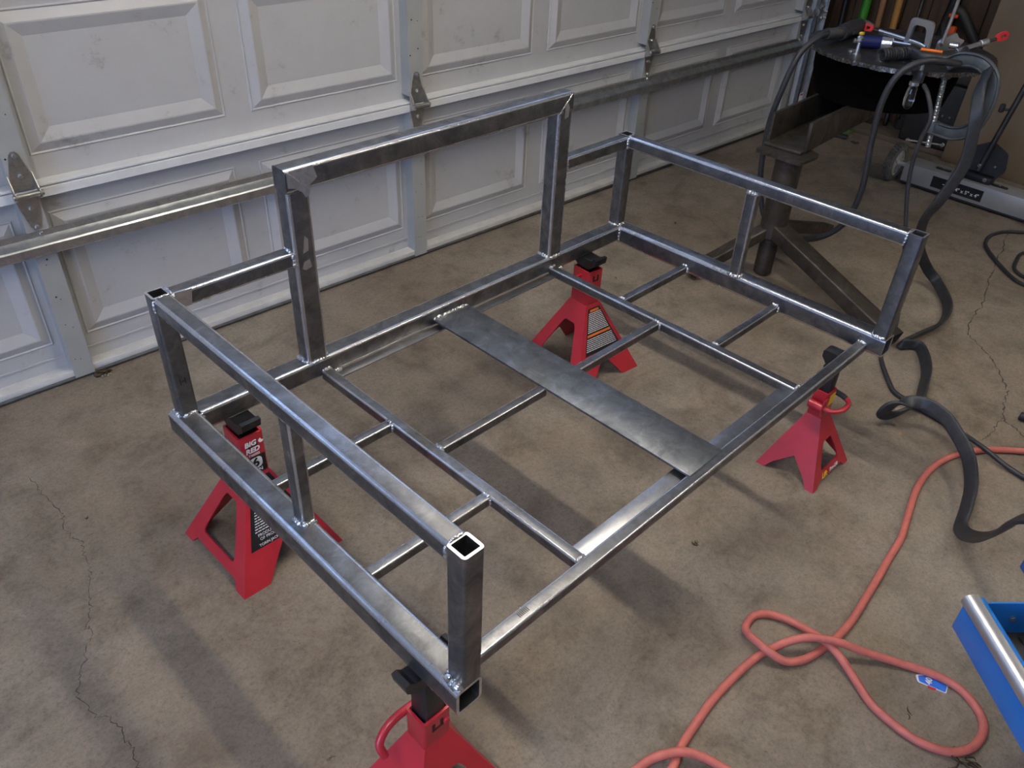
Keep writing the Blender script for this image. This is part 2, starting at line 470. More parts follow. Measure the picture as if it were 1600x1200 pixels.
crack([(4.55,-1.44),(4.442,-1.465),(4.293,-1.508),(4.152,-1.533),(4.076,-1.560),(3.966,-1.577),(3.877,-1.607),(3.697,-1.654),(3.567,-1.668),(3.461,-1.696),(3.422,-1.747),(3.373,-1.811),(3.328,-1.850),(3.242,-1.915),(3.203,-1.938),(3.126,-1.955),(3.081,-1.970),(3.041,-1.988),(3.020,-2.003),(3.010,-2.036),(2.994,-2.062),(2.95,-2.12)], 0.0028)
crack([(3.041,-1.988),(2.989,-1.986),(2.940,-1.997),(2.894,-1.991),(2.861,-1.990)], 0.0018)
struct(box('ceiling', (X0, Y0, H), (X1, Y1 + 0.3, H + 0.1), 'ceiling_white', None, 0))
struct(box('wall_back', (X0, Y0 - 0.1, 0), (X1, Y0, H), 'drywall', None, 0))
wr = struct(box('wall_right', (X1, Y0, 0), (X1 + 0.1, Y1 + 0.3, H), 'drywall', None, 0))
# dark boarded lining of the right wall, one plank after another
for i in range(16):
    y = Y1 + 0.10 - i * 0.145
    box('plank', (X1 - 0.022, y - 0.140, 0.03), (X1 - 0.001, y, H - 0.01), 'wall_wood', wr, 0.004, 1)
bm = bmesh.new()
for lo, hi in (((X0 - 0.1, Y0, 0), (X0, -3.65, H)), ((X0 - 0.1, -0.95, 0), (X0, Y1 + 0.3, H)), ((X0 - 0.1, -3.65, 2.12), (X0, -0.95, H))): bm_box(bm, lo, hi)
struct(obj('wall_left', bm, 'drywall'))
bm = bmesh.new()
for lo, hi in (((X0, Y1 - 0.0, 0), (DX0 + 0.02, Y1 + 0.14, H)), ((DX1 - 0.02, Y1 + 0.005, 0), (DX1 + 0.17, Y1 + 0.24, H)), ((DX1 + 0.17, Y1 + 0.10, 0), (X1, Y1 + 0.24, H)), ((DX0 - 0.05, Y1 + 0.005, 2.30), (DX1 + 0.10, Y1 + 0.14, H))): bm_box(bm, lo, hi)
wf = struct(obj('wall_front', bm, 'drywall'))
for i in range(3): box('plank', (DX1 + 0.20 + i * 0.118, Y1 + 0.080, 0.03), (DX1 + 0.315 + i * 0.118, Y1 + 0.099, H - 0.01), 'wall_wood', wf, 0.004, 1)
struct(box('driveway', (-14, -9, -0.14), (X0, 4, -0.02), 'driveway', None, 0), 'plain concrete driveway outside the open side door')
# low kerb along the right wall
struct(box('trim_1', (5.205, -3.2, 0.0), (X1 - 0.022, 0.13, 0.030), 'curb_brown', None, 0.006), 'brown raised kerb slab along the dark wooden wall')

# ---- the roll-up garage door
door = struct(empty('door_1', (0, 0, 0)), 'grey-white panelled garage door with steel stiles, hinges and a horizontal strut')
YS = 0.045                                              # skin plane, stiles stand proud of it at y = 0
SEC = [(0.036, 0.610), (0.612, 1.180), (1.182, 1.750), (1.752, 2.320)]
STX = [DX0 + 0.04 - 0.0, -0.364, 0.941, 2.246, 3.551, 4.856]
SW = 0.058
def emboss(x0, x1, z0, z1, parent):
    bm = bmesh.new()
    rings = []
    for ins, dy in ((0, 0.0005), (0.004, -0.0035), (0.008, 0.0), (0.032, -0.013), (0.036, -0.013), (0.068, -0.001)):
        rings.append([bm.verts.new((x, YS + dy - 0.0006, z)) for x, z in ((x0 + ins, z0 + ins), (x1 - ins, z0 + ins), (x1 - ins, z1 - ins), (x0 + ins, z1 - ins))])
    for a, b in zip(rings, rings[1:]):
        for i in range(4):
            j = (i + 1) % 4; bm.faces.new((a[i], a[j], b[j], b[i]))
    bm.faces.new(rings[-1])
    return obj('panel', bm, 'door_paint', parent)
WIN = []
for i in range(5):
    a, b = STX[i] + (SW if i else 0.05), STX[i + 1]; m_ = (a + b) / 2
    WIN += [(a + 0.040, m_ - 0.055), (m_ + 0.055, b - 0.040)]
WZ = (1.860, 2.215)
for si, (z0, z1) in enumerate(SEC):
    if si == 3:                                             # top section with a row of windows
        bm = bmesh.new(); xs = [DX0] + [q for w in WIN for q in w] + [DX1]
        bm_box(bm, (DX0, YS, z0), (DX1, YS + 0.012, WZ[0])); bm_box(bm, (DX0, YS, WZ[1]), (DX1, YS + 0.012, z1))
        for k in range(0, len(xs), 2): bm_box(bm, (xs[k], YS, WZ[0]), (xs[k + 1], YS + 0.012, WZ[1]))
        s = obj('door_section', bm, 'door_paint', door)
        for x0, x1 in WIN:
            bm = bmesh.new()
            for lo, hi in (((x0 - 0.02, WZ[0] - 0.02), (x1 + 0.02, WZ[0] + 0.008)), ((x0 - 0.02, WZ[1] - 0.008), (x1 + 0.02, WZ[1] + 0.02)), ((x0 - 0.02, WZ[0]), (x0 + 0.008, WZ[1])), ((x1 - 0.008, WZ[0]), (x1 + 0.02, WZ[1]))):
                bm_box(bm, (lo[0], YS - 0.012, lo[1]), (hi[0], YS, hi[1]))
            obj('window_frame', bm, 'door_white', s)
            box('pane', (x0, YS + 0.004, WZ[0]), (x1, YS + 0.008, WZ[1]), 'window_glass', s, 0)
    else:
        s = box('door_section', (DX0, YS, z0), (DX1, YS + 0.012, z1), 'door_paint', door, 0)
    for i in range(5 if si < 3 else 0):
        a, b = STX[i] + (SW if i else 0.05), STX[i + 1]
        m_ = (a + b) / 2
        pz0, pz1 = (z0 + 0.085 if si == 0 else z0 + 0.072), z1 - 0.105 if si == 0 else z1 - 0.132
        if si == 0: pz1 = z1 - 0.085
        emboss(a + 0.018, m_ - 0.042, pz0, pz1, s); emboss(m_ + 0.042, b - 0.018, pz0, pz1, s)
    # folded lips at the joint
    if si < 3:
        box('joint_lip', (DX0, 0.0, z1 - 0.025), (DX1, YS, z1), 'door_white', door, 0.001, 1)
        box('joint_lip', (DX0, 0.0035, z1 + 0.0035), (DX1, YS, z1 + 0.011), 'door_white', door, 0.001, 1)
    # a fold line low on the bottom section
    if si == 0: box('fold', (DX0, YS - 0.004, 0.072), (DX1, YS, 0.080), 'door_paint', door, 0.0018)
    for x in STX:
        zt, zb = z1 - (0.027 if si < 3 else 0), z0 + (0.027 if si else -0.024)
        bm = bmesh.new()
        bm_box(bm, (x, -0.002, zb), (x + SW, 0.0, zt)); bm_box(bm, (x, 0, zb), (x + 0.002, YS, zt)); bm_box(bm, (x + SW - 0.002, 0, zb), (x + SW, YS, zt))
        st = obj('stile', bm, 'stile_grey', door)
        for k in range(10):
            zz = zb + 0.06 + (zt - zb - 0.12) * (k // 2) / 4 + random.uniform(-0.02, 0.02)
            xx = x + SW * (0.25 if k % 2 else 0.6) + random.uniform(-0.008, 0.008)
            rr = random.choice((0.0016, 0.0016, 0.0028))
            rod('punched_hole', (xx, -0.0028, zz), (xx, -0.001, zz), rr, 'rubber_black', st, 8)
box('bottom_lip', (DX0, 0.003, 0.017), (DX1, YS + 0.01, 0.036), 'strip_white', door, 0.002)
bm = bmesh.new()
bm_sweep(bm, [Vector((DX0, 0.022, 0.011)), Vector((DX1, 0.022, 0.011))], 0.011, 10, ry=0.022)
obj('bottom_seal', bm, 'rubber_grey', door, smooth=True)
# horizontal galvanised strut on the bottom section
bm = bmesh.new()
pf = [(0.0, 0.498), (-0.004, 0.498), (-0.004, 0.482), (-0.033, 0.470), (-0.037, 0.466), (-0.037, 0.442), (-0.033, 0.438), (-0.003, 0.432), (-0.003, 0.424), (0.0, 0.424)]
ra = [bm.verts.new((DX0 + 0.02, y, z)) for y, z in pf]; rb = [bm.verts.new((DX1 - 0.02, y, z)) for y, z in pf]
for i in range(len(pf)): bm.faces.new((ra[i], ra[(i + 1) % len(pf)], rb[(i + 1) % len(pf)], rb[i]))
bm.faces.new(ra[::-1]); bm.faces.new(rb)
strut = obj('strut', bm, 'galvanised', door)
for x in STX[1:]:
    rod('bolt', (x + SW * 0.6, -0.004, 0.490), (x + SW * 0.6, -0.010, 0.490), 0.006, 'galvanised', strut, 6)
def hinge(x, zc, parent):
    cx = x + SW / 2
    up_ = [(-0.030, 0.008), (0.030, 0.008), (0.030, 0.028), (0.012, 0.102), (0.005, 0.110), (-0.005, 0.110), (-0.012, 0.102), (-0.030, 0.028)]
    dn_ = [(a, -b) for a, b in up_][::-1]
    mx = Matrix(((1, 0, 0, cx), (0, 0, -1, -0.002), (0, 1, 0, zc), (0, 0, 0, 1))) @ Matrix.Translation((0, 0, 0.003))
    h = plate('hinge', up_, 0.003, mx, 'hinge_steel', parent)
    plate('lower_leaf', dn_, 0.003, mx, 'hinge_steel', h)
    for s in (-1, 1):
        m2 = Matrix(((0, 0, s, cx + s * 0.032), (-1, 0, 0, 0), (0, 1, 0, zc), (0, 0, 0, 1)))
        lug = [(0.004, 0.050), (0.004, -0.022)] + arc(0.028, 0, 0.013, -PI / 2, PI / 2, 6)
        plate('lug', lug, 0.003, m2, 'hinge_steel', h)
    rod('pin', (cx - 0.038, -0.030, zc), (cx + 0.038, -0.030, zc), 0.0075, 'hinge_steel', h, 12)
    for dx, dz in ((0, 0.100), (0.0, 0.045), (0.0, -0.045), (0, -0.100)):
        rod('bolt', (cx + dx, -0.004, zc + dz), (cx + dx, -0.013, zc + dz), 0.0065, 'galvanised', h, 6)
for x in STX[1:5]:
    for z in (0.611, 1.181): hinge(x, z, door)
hinge(STX[5] + 0.01, 0.611, door)

# ---- vertical roller track beside the right end of the door
tr = tag(empty('door_track', (5.02, 0.0, 0)), 'galvanised vertical roller track bolted beside the right edge of the garage door', 'door track')
bm = bmesh.new(); bm_box(bm, (-0.035, -0.030, 0.0), (0.030, -0.027, 2.25)); bm_box(bm, (-0.035, -0.030, 0), (-0.032, -0.004, 2.25)); bm_box(bm, (0.027, -0.045, 0.0), (0.030, -0.0, 2.25))
obj('channel', bm, 'galvanised', tr)
bm = bmesh.new(); bm_box(bm, (0.040, -0.010, 0), (0.078, 0.064, 2.25), 0.002); obj('jamb_board', bm, 'door_white', tr)
for z in (0.08, 0.62, 1.2, 1.8):
    br = plate('bracket', round_poly([(-0.03, -0.05), (0.05, -0.05), (0.05, 0.02), (0.0, 0.055), (-0.03, 0.05)], 0.01), 0.003, Matrix(((1, 0, 0, 0.0), (0, 0, -1, -0.034), (0, 1, 0, z), (0, 0, 0, 1))), 'galvanised', tr)
    for dx, dz in ((-0.015, 0.03), (0.03, -0.03), (0.03, 0.0), (-0.015, -0.025)):
        rod('bolt', (dx, -0.034, z + dz), (dx, -0.044, z + dz), 0.008, 'chrome', br, 6)
    lathe('roller', [(0.006, -0.012), (0.020, -0.010), (0.022, 0), (0.020, 0.010), (0.006, 0.012)], 'galvanised', br, (-0.045, -0.026, z + 0.005), (1, 0, 0), 14)
wl_ = box('warning_label', (-0.022, -0.0312, 0.135), (0.012, -0.0302, 0.190), 'label_white', tr, 0)
box('warning_band', (-0.018, -0.0316, 0.174), (0.008, -0.0311, 0.184), 'plastic_red', wl_, 0)

# ================================================================== THE WELDED STEEL FRAME
FO = (0.9205, -0.9065, 0.0); TH = 0.0375
fr = tag(empty('welded_rack', FO, TH), 'bare welded steel tube frame with a raised back hoop, resting on red jack stands', 'steel frame')
FM = Matrix.Translation(FO) @ Matrix.Rotation(TH, 4, 'Z')
def L(u, v, z): return Vector((u, -v, z))
def W(u, v, z): return FM @ L(u, v, z)
FW, FD, ZR, ZB, ZG = 1.510, 0.917, 0.436, 0.380, 0.404
def tube_u(name, u0, u1, v0, v1, z0, z1, mat='mill_steel', **k):
    return rect_tube(name, L(u0, (v0 + v1) / 2, (z0 + z1) / 2), L(u1, (v0 + v1) / 2, (z0 + z1) / 2), abs(v1 - v0), z1 - z0, mat, fr, **k)
def tube_v(name, u0, u1, v0, v1, z0, z1, mat='mill_steel', **k):
    return rect_tube(name, L((u0 + u1) / 2, v0, (z0 + z1) / 2), L((u0 + u1) / 2, v1, (z0 + z1) / 2), u1 - u0, z1 - z0, mat, fr, **k)
def tube_z(name, u0, u1, v0, v1, z0, z1, mat='mill_steel', **k):
    return rect_tube(name, L((u0 + u1) / 2, (v0 + v1) / 2, z0), L((u0 + u1) / 2, (v0 + v1) / 2, z1), v1 - v0, u1 - u0, mat, fr, upv=(1, 0, 0), **k)
RU, PU = 0.052, 0.038
tube_v('side_rail', 0, RU, 0, FD, ZB, ZR, r=0.009, wall=0.0055)
tube_v('side_rail', FW - RU, FW, 0, FD, ZB, ZR, r=0.009, wall=0.0055)
tube_u('back_rail', RU, FW - RU, 0, 0.049, 0.386, ZR, r=0.007)
tube_u('front_rail', RU, FW - RU, 0.849, 0.876, 0.378, ZG, wall=0.003, r=0.004)
posts = []
for u0 in (0.014, FW - RU):
    for v0 in (0.0, FD - PU):
        posts.append(tube_z('corner_post', u0, u0 + PU, v0, v0 + PU, ZR, 0.720, r=0.006, wall=0.005, edge=False))
tube_v('side_top_rail', 0.016, 0.052, PU, FD - PU, 0.684, 0.720, r=0.006)
tube_v('side_top_rail', FW - RU, FW - RU + 0.036, PU, FD - PU, 0.684, 0.720, r=0.006)
tube_z('middle_post', 0.026, 0.052, 0.440, 0.473, ZR, 0.684, r=0.004, wall=0.003)
tube_z('middle_post', FW - RU, FW - RU + 0.026, 0.446, 0.479, ZR, 0.684, r=0.004, wall=0.003)
HU0, HU1, HW, HV, HZ = 0.320, 1.187, 0.053, 0.046, 0.900
tube_z('hoop_post', HU0, HU0 + HW, 0, HV, ZR, HZ - 0.051)
tube_z('hoop_post', HU1 - HW, HU1, 0, HV, ZR, HZ - 0.051)
tube_u('hoop_top_bar', HU0, HU1, 0, HV, HZ - 0.051, HZ, cap=True)
tube_u('upper_back_rail', RU, HU0, 0.003, 0.040, 0.682, 0.718, r=0.006)
tube_u('upper_back_rail', HU1, FW - RU, 0.003, 0.040, 0.682, 0.718, r=0.006)
C0, C1 = (0.349, 0.375), (1.135, 1.161)
for a, b in (C0, C1): tube_v('cross_member', a, b, 0.049, 0.849, ZG - 0.026, ZG, wall=0.003, r=0.004)
PL0, PL1 = 0.692, 0.812
for u0, u1, v in ((RU, C0[0], 0.305), (RU, C0[0], 0.613), (C0[1], PL0 + 0.004, 0.440), (PL1 - 0.004, C1[0], 0.441), (C1[1], FW - RU, 0.303), (C1[1], FW - RU, 0.608)):
    tube_u('strut', u0, u1, v - 0.011, v + 0.011, ZG - 0.024, ZG - 0.001, wall=0.003, r=0.003)
cp = box('centre_plate', L(PL0, 0.858, ZG - 0.0035), L(PL1, 0.046, ZG + 0.003), 'plate_steel', fr, 0.0015)
def angle_bar(u0, u1, v0, v1, zt, outer_v):
    bm = bmesh.new()
    bm_box(bm, L(u0, max(v0, v1), zt - 0.004), L(u1, min(v0, v1), zt), 0.0012)
    bm_box(bm, L(u0, max(outer_v, outer_v + 0.004), zt - 0.008), L(u1, min(outer_v, outer_v + 0.004), zt - 0.001), 0.001)
    return obj('angle_ledge', bm, 'ground_steel', fr, auto=0.6)
angle_bar(C0[1], C1[0], 0.049, 0.077, 0.386, 0.049)
angle_bar(C0[1], C1[0], 0.809, 0.849, 0.386, 0.845)
# welds: beads of fused metal at every joint
def wb_(pts, r=0.0045): return bead('weld_bead', [L(*p) for p in pts], r * 1.25, fr)
for u0 in (0.014, FW - RU):
    for v0 in (0.0, FD - PU):
        u1, v1 = u0 + PU, v0 + PU
        wb_([(u0 - 0.001, v0 + 0.003, ZR), (u0 - 0.001, v1 - 0.003, ZR)])
        wb_([(u0 + 0.003, v1 + 0.001, ZR + 0.001), (u1 - 0.003, v1 + 0.001, ZR + 0.001)]) if v0 == 0 else wb_([(u0 + 0.003, v0 - 0.001, ZR), (u1 - 0.003, v0 - 0.001, ZR)])
        wb_([(u1 + 0.001, v0 + 0.003, ZR), (u1 + 0.001, v1 - 0.003, ZR)]) if u0 > 0.1 and False else None
    uc = 0.016 if u0 < 0.1 else FW - RU
    for v in (PU, FD - PU):
        wb_([(uc - 0.001, v, 0.690), (uc - 0.001, v, 0.716)], 0.003)
        wb_([(uc + 0.004, v, 0.7205), (uc + 0.032, v, 0.7205)], 0.0022)
for (u0, u1, v0, v1) in ((0.026, 0.052, 0.440, 0.473), (FW - RU, FW - RU + 0.026, 0.446, 0.479)):
    for z in (ZR, 0.684):
        wb_([(u0 - 0.001, v0, z), (u0 - 0.001, v1, z)], 0.0055)
        wb_([(u0, v1 + 0.001, z), (u1, v1 + 0.001, z)], 0.0055)
for u0, u1 in ((HU0, HU0 + HW), (HU1 - HW, HU1)):
    wb_([(u0 - 0.001, 0.004, ZR), (u0 - 0.001, HV - 0.004, ZR)], 0.006)
    wb_([(u0 + 0.002, HV + 0.001, ZR - 0.002), (u1 - 0.002, HV + 0.001, ZR - 0.002)], 0.0045)
    wb_([(u1 + 0.001, 0.004, ZR), (u1 + 0.001, HV - 0.004, ZR)], 0.005)
wb_([(HU0 - 0.001, 0.008, 0.7185), (HU0 - 0.001, 0.036, 0.7185)], 0.0045)
wb_([(HU0 - 0.001, 0.0405, 0.684), (HU0 - 0.001, 0.0405, 0.716)], 0.004)
wb_([(HU1 + 0.001, 0.008, 0.7185), (HU1 + 0.001, 0.036, 0.7185)], 0.004)
wb_([(HU1 + 0.001, 0.0405, 0.684), (HU1 + 0.001, 0.0405, 0.716)], 0.004)
wb_([(RU + 0.001, 0.0405, 0.684), (RU + 0.001, 0.0405, 0.716)], 0.004)
wb_([(RU + 0.001, 0.006, 0.7185), (RU + 0.001, 0.036, 0.7185)], 0.003)
wb_([(FW - RU - 0.001, 0.0405, 0.684), (FW - RU - 0.001, 0.0405, 0.716)], 0.005)
wb_([(HU0 + HW + 0.0, HV + 0.0005, HZ - 0.050), (HU0 + 0.006, HV + 0.0002, HZ - 0.005)], 0.0014)
wb_([(HU1 - HW, HV + 0.0005, HZ - 0.050), (HU1 - 0.006, HV + 0.0002, HZ - 0.005)], 0.0014)
for u in (RU, FW - RU): wb_([(u, 0.0495, 0.392), (u, 0.0495, ZR - 0.002)], 0.0045)
for a, b in (C0, C1):
    wb_([(a + 0.002, 0.0495, ZG), (b - 0.002, 0.0495, ZG)], 0.0045); wb_([(b, 0.050, 0.388), (b + 0.03, 0.050, 0.387)], 0.0045)
    wb_([(a + 0.002, 0.848, ZG), (b - 0.002, 0.848, ZG)], 0.003)
    wb_([(b + 0.001, 0.82, 0.388), (b + 0.001, 0.846, 0.388)], 0.004)
for u0, u1, v in ((RU, C0[0], 0.305), (RU, C0[0], 0.613), (C0[1], None, 0.440), (None, C1[0], 0.441), (C1[1], FW - RU, 0.303), (C1[1], FW - RU, 0.608)):
    for u in (u0, u1):
        if u is None: continue
        wb_([(u, v - 0.010, ZG - 0.001), (u, v + 0.010, ZG - 0.001)], 0.004)
        wb_([(u, v + 0.011, ZG - 0.003), (u, v + 0.011, ZG - 0.020)], 0.0035)
wb_([(PL0 + 0.002, 0.0495, ZG + 0.003), (PL1 - 0.002, 0.0495, ZG + 0.003)], 0.005)
for u in (RU, FW - RU): wb_([(u, 0.850, ZG), (u, 0.875, ZG)], 0.004)
def patch(pts, o, x, y): plate('ground_patch', pts, 0.0004, basis(o, x, y) @ Matrix.Translation((0, 0, 0.0005)), 'mill_steel_cut', fr)
FX, FZ_ = (1, 0, 0), (0, 0, 1)
patch([(0.004, -0.004), (0.066, -0.003), (0.074, -0.030), (0.056, -0.042), (0.052, -0.066), (0.042, -0.066), (0.036, -0.054), (0.020, -0.042), (0.004, -0.038)], L(HU0, HV, HZ), FX, FZ_)
patch([(0.020, 0.0), (0.034, 0.004), (0.036, 0.030), (0.028, 0.040), (0.024, 0.022)], L(HU0, HV, 0.712), FX, FZ_)
patch([(0.022, 0.0), (0.038, 0.004), (0.034, 0.024), (0.020, 0.020), (0.014, 0.006)], L(HU0, HV, 0.672), FX, FZ_)
patch([(0, 0.0), (0.014, 0.004), (0.016, 0.026), (0.010, 0.040), (0, 0.036)], L(HU1 - 0.030, HV, HZ - 0.066), FX, FZ_)
patch([(0, 0), (0.030, 0.0), (0.036, 0.034), (0.0, 0.036)], L(RU + 0.004, 0.040, 0.684), FX, FZ_)
wb_([(0.012, 0.882, ZR), (0.011, 0.914, ZR)], 0.0075)
# chalked letter on the rear left post
text('chalk_mark', 'H', 0.022, basis(L(0.033, PU + 0.0004, 0.520), (1, 0, 0), (0, 0, 1)), 'label_black', posts[0])
text('ink_stamp', 'IIIIIII', 0.014, basis(L(0.20, 0.862, ZG + 0.0004), (1, 0, 0), (0, 1, 0)), 'label_black', fr)

# ================================================================== JACK STANDS
def face_panel(name, BL, BR, TL, TR, outline, holes, mat, parent, th=0.004):
    """outline in (a,h): a -1..1 across the tapering face, h 0..1 up the slope"""
    BL, BR, TL, TR = map(Vector, (BL, BR, TL, TR))
    mb = (BL + BR) / 2; mt = (TL + TR) / 2
    wb2, wt2 = (BR - BL).length / 2, (TR - TL).length / 2; Ls = (mt - mb).length
    cv = lambda lp: [(a * (wb2 + (wt2 - wb2) * h), h * Ls) for a, h in lp]
    mx = basis(mb, BR - BL, mt - mb)
    return plate(name, cv(outline), th, mx, mat, parent, [cv(h) for h in holes]), mx, Ls
def jack_stand(name, loc, rz, bx, by, zt, tx, ty, zh, zs, label, hole_on_x=True, saddle_along='v', saddle_len=0.105, post=0.034, lever=None, big=True, group=None):
    """bx,by: base size; tx,ty: neck size; zt: pyramid top; zh: housing top; zs: height carried"""
    t = tag(empty(name, loc, rz), label, 'jack stand', group)
    B = [(-bx / 2, -by / 2, 0), (bx / 2, -by / 2, 0), (bx / 2, by / 2, 0), (-bx / 2, by / 2, 0)]
    T = [(-tx / 2, -ty / 2, zt), (tx / 2, -ty / 2, zt), (tx / 2, ty / 2, zt), (-tx / 2, ty / 2, zt)]
    holed = [(-1, 0), (-0.74, 0), (-0.66, 0.085), (0.66, 0.085), (0.74, 0), (1, 0), (1, 1), (-1, 1)]
    hole = round_poly([(-0.62, 0.22), (0.62, 0.22), (0.45, 0.64), (-0.45, 0.64)] if not big else [(-0.64, 0.20), (0.64, 0.20), (0.42, 0.74), (-0.42, 0.74)], 0.16)
    notch = [(-1, 0), (-0.50, 0), (0, 0.34), (0.50, 0), (1, 0), (1, 1), (-1, 1)] if big else [(-1, 0), (-0.72, 0), (-0.60, 0.12), (0.0, 0.36), (0.60, 0.12), (0.72, 0), (1, 0), (1, 1), (-1, 1)]
    res = {}
    for k, (i, j) in enumerate(((0, 1), (1, 2), (2, 3), (3, 0))):      # -y, +x, +y, -x sides
        is_x = k in (1, 3)
        hl = is_x == hole_on_x
        p, mx, Ls = face_panel('leg_panel', B[i], B[j], T[i], T[j], holed if hl else notch, [hole] if hl else [], 'paint_red', t)
        res[k] = (p, mx, Ls)
    # neck housing, an open-topped sleeve
    hs = rect_tube('housing', (0, 0, zt - 0.004), (0, 0, zh), ty, tx, 'paint_red', t, wall=0.005, r=0.006, upv=(1, 0, 0))
    # toothed post and saddle
    pb = bmesh.new(); bm_box(pb, (-post / 2, -post / 2, zh - 0.10), (post / 2, post / 2, zs - 0.026), 0.003)
    n = max(1, int((zs - 0.03 - zh) / 0.014))
    for q in range(n):
        z = zh + 0.006 + q * 0.014
        bm_box(pb, (-post * 0.3, post / 2 - 0.002, z), (post * 0.3, post / 2 + 0.005, z + 0.007), 0.0015)
    po = obj('ratchet_post', pb, 'paint_black', t, auto=0.6)
    sl = saddle_len / 2
    prof = [(-sl, zs + 0.010), (-sl + 0.010, zs + 0.012), (-sl + 0.020, zs + 0.002), (-sl + 0.030, zs), (sl - 0.030, zs), (sl - 0.020, zs + 0.002), (sl - 0.010, zs + 0.012), (sl, zs + 0.010), (sl - 0.004, zs - 0.010), (sl - 0.028, zs - 0.030), (-sl + 0.028, zs - 0.030), (-sl + 0.004, zs - 0.010)]
    if saddle_len < 0.07: prof = [(-sl, zs - 0.003), (-sl + 0.006, zs), (sl - 0.006, zs), (sl, zs - 0.003), (sl, zs - 0.020), (sl - 0.012, zs - 0.034), (-sl + 0.012, zs - 0.034), (-sl, zs - 0.020)]
    wd = 0.046 if big else 0.036
    mx = Matrix(((1, 0, 0, 0), (0, 0, -1, -wd / 2), (0, 1, 0, 0), (0, 0, 0, 1)))
    if saddle_along == 'v': mx = Matrix.Rotation(PI / 2, 4, 'Z') @ mx
    plate('saddle', prof, wd, mx @ Matrix.Translation((0, 0, wd)) @ Matrix.Translation((0, 0, -wd)) , 'paint_black', t)
    # slot punched through the housing side
    for s in (-1,):
        for q in ((-0.012, -0.006), (0.006, 0.012)):
            box('slot', (q[0], s * (ty / 2 + 0.0004) - 0.0004, zh - 0.034), (q[1], s * (ty / 2 + 0.0004) + 0.0004, zh - 0.016), 'label_black', hs, 0)
        box('slot', (-0.012, s * (ty / 2 + 0.0004) - 0.0004, zh - 0.036), (0.012, s * (ty / 2 + 0.0004) + 0.0004, zh - 0.031), 'label_black', hs, 0)
    if lever:
        lv = sweep('lever', lever[0], lever[1], 'paint_red', t, 12, 8)
        if len(lever) > 2: sweep('grip', lever[2], lever[1] * 1.12, 'rubber_black', lv, 12, 6)
    return t, res, hs

def FZ(u, v): p = W(u, v, 0); return (p.x, p.y, 0)
# ---- rear left, six ton stand
t1, f1, h1 = jack_stand('jack_stand', FZ(0.132, 0.048), TH, 0.272, 0.285, 0.235, 0.060, 0.072, 0.350, 0.386, 'red six ton jack stand with black label under the left end of the back rail', True, 'v')
def label_on(res, k, lo, hi, taper, items, parent=None):
    p, mx, Ls = res[k]
    return p, mx, Ls
def tri_quad(name, pts, mx, mat, parent, th=0.0006):
    return plate(name, pts, th, mx @ Matrix.Translation((0, 0, th + 0.0004)), mat, parent)
# label on the sloping front face (towards -y)
p, mx, Ls = f1[0]
def wid(h): return (0.272 / 2) * (1 - h) + 0.030 * h
lab = tri_quad('label', [(-wid(.36) + 0.016, .36 * Ls), (wid(.36) - 0.016, .36 * Ls), (wid(.97) - 0.008, .97 * Ls), (-wid(.97) + 0.008, .97 * Ls)], mx, 'label_black', p)
up2 = mx @ Matrix.Translation((0, 0, 0.0012))
yy = 0.93
rows = [('CAPACITY', .0060), ('', .005), ('IIIIIIIIIIII', .012), ('', .006)]
def bars(y0, y1, n, frac=0.82, seed=3, col='label_white'):
    rnd = random.Random(seed)
    bmx = bmesh.new()
    for i in range(n):
        y = (y0 + (y1 - y0) * (i + 0.5) / n) * Ls
        w = wid(y / Ls) * frac - 0.010
        x = -w
        while x < w:
            l = rnd.uniform(0.004, 0.012)
            bm_box(bmx, (x, y - 0.0012, 0.0010), (min(x + l, w), y + 0.0012, 0.0014)); x += l + 0.0016
    o = obj('small_print', bmx, col, lab); xform(o, mx); return o
bars(.50, .72, 9)
tri_quad('barcode_field', [(-0.022, .80 * Ls), (0.022, .80 * Ls), (0.020, .88 * Ls), (-0.020, .88 * Ls)], mx @ Matrix.Translation((0, 0, 0.0006)), 'label_white', lab)
text('barcode', 'IIIIIIIIIII', 0.020, up2 @ Matrix.Translation((0, .84 * Ls, 0.0006)), 'label_black', lab)
tri_quad('orange_bar', [(-0.034, .735 * Ls), (0.034, .735 * Ls), (0.032, .765 * Ls), (-0.032, .765 * Ls)], mx @ Matrix.Translation((0, 0, 0.0006)), 'label_orange', lab)
text('lettering', 'PRODUCT', 0.010, up2 @ Matrix.Translation((-0.03, .475 * Ls, 0.0003)), 'label_white', lab)
text('lettering', 'OF PROPERTY', 0.010, up2 @ Matrix.Translation((-0.02, .437 * Ls, 0.0003)), 'label_white', lab)
text('lettering', 'TORIN JACKS, INC.', 0.009, up2 @ Matrix.Translation((-0.02, .385 * Ls, 0.0003)), 'label_white', lab)
# label on the neck (towards -y)
nm = basis((0, -0.0366, 0.29), (1, 0, 0), (0, 0, 1))
text('lettering', 'BIG', 0.0185, nm @ Matrix.Translation((-0.005, 0.037, 0.0003)), 'label_white', h1, bold=0.0006, shear=0.15)
text('lettering', 'RED', 0.0185, nm @ Matrix.Translation((-0.002, 0.018, 0.0003)), 'label_white', h1, bold=0.0006, shear=0.15)
plate('emblem', arc(0, 0, 0.006, PI * 0.5, PI * 2.0, 8) + [(0.001, 0.001)], 0.0006, nm @ Matrix.Translation((0.021, 0.036, 0.0006)), 'label_white', h1)
text('lettering', 'T46002', 0.009, nm @ Matrix.Translation((0, 0.004, 0.0003)), 'label_white', h1)
nl = plate('neck_label', rrect(0.050, 0.050, 0.003), 0.0006, nm @ Matrix.Translation((0, -0.026, 0.0004)), 'label_black', h1)
plate('number_field', rrect(0.032, 0.030, 0.010), 0.0006, nm @ Matrix.Translation((0, -0.020, 0.0009)), 'label_white', nl)
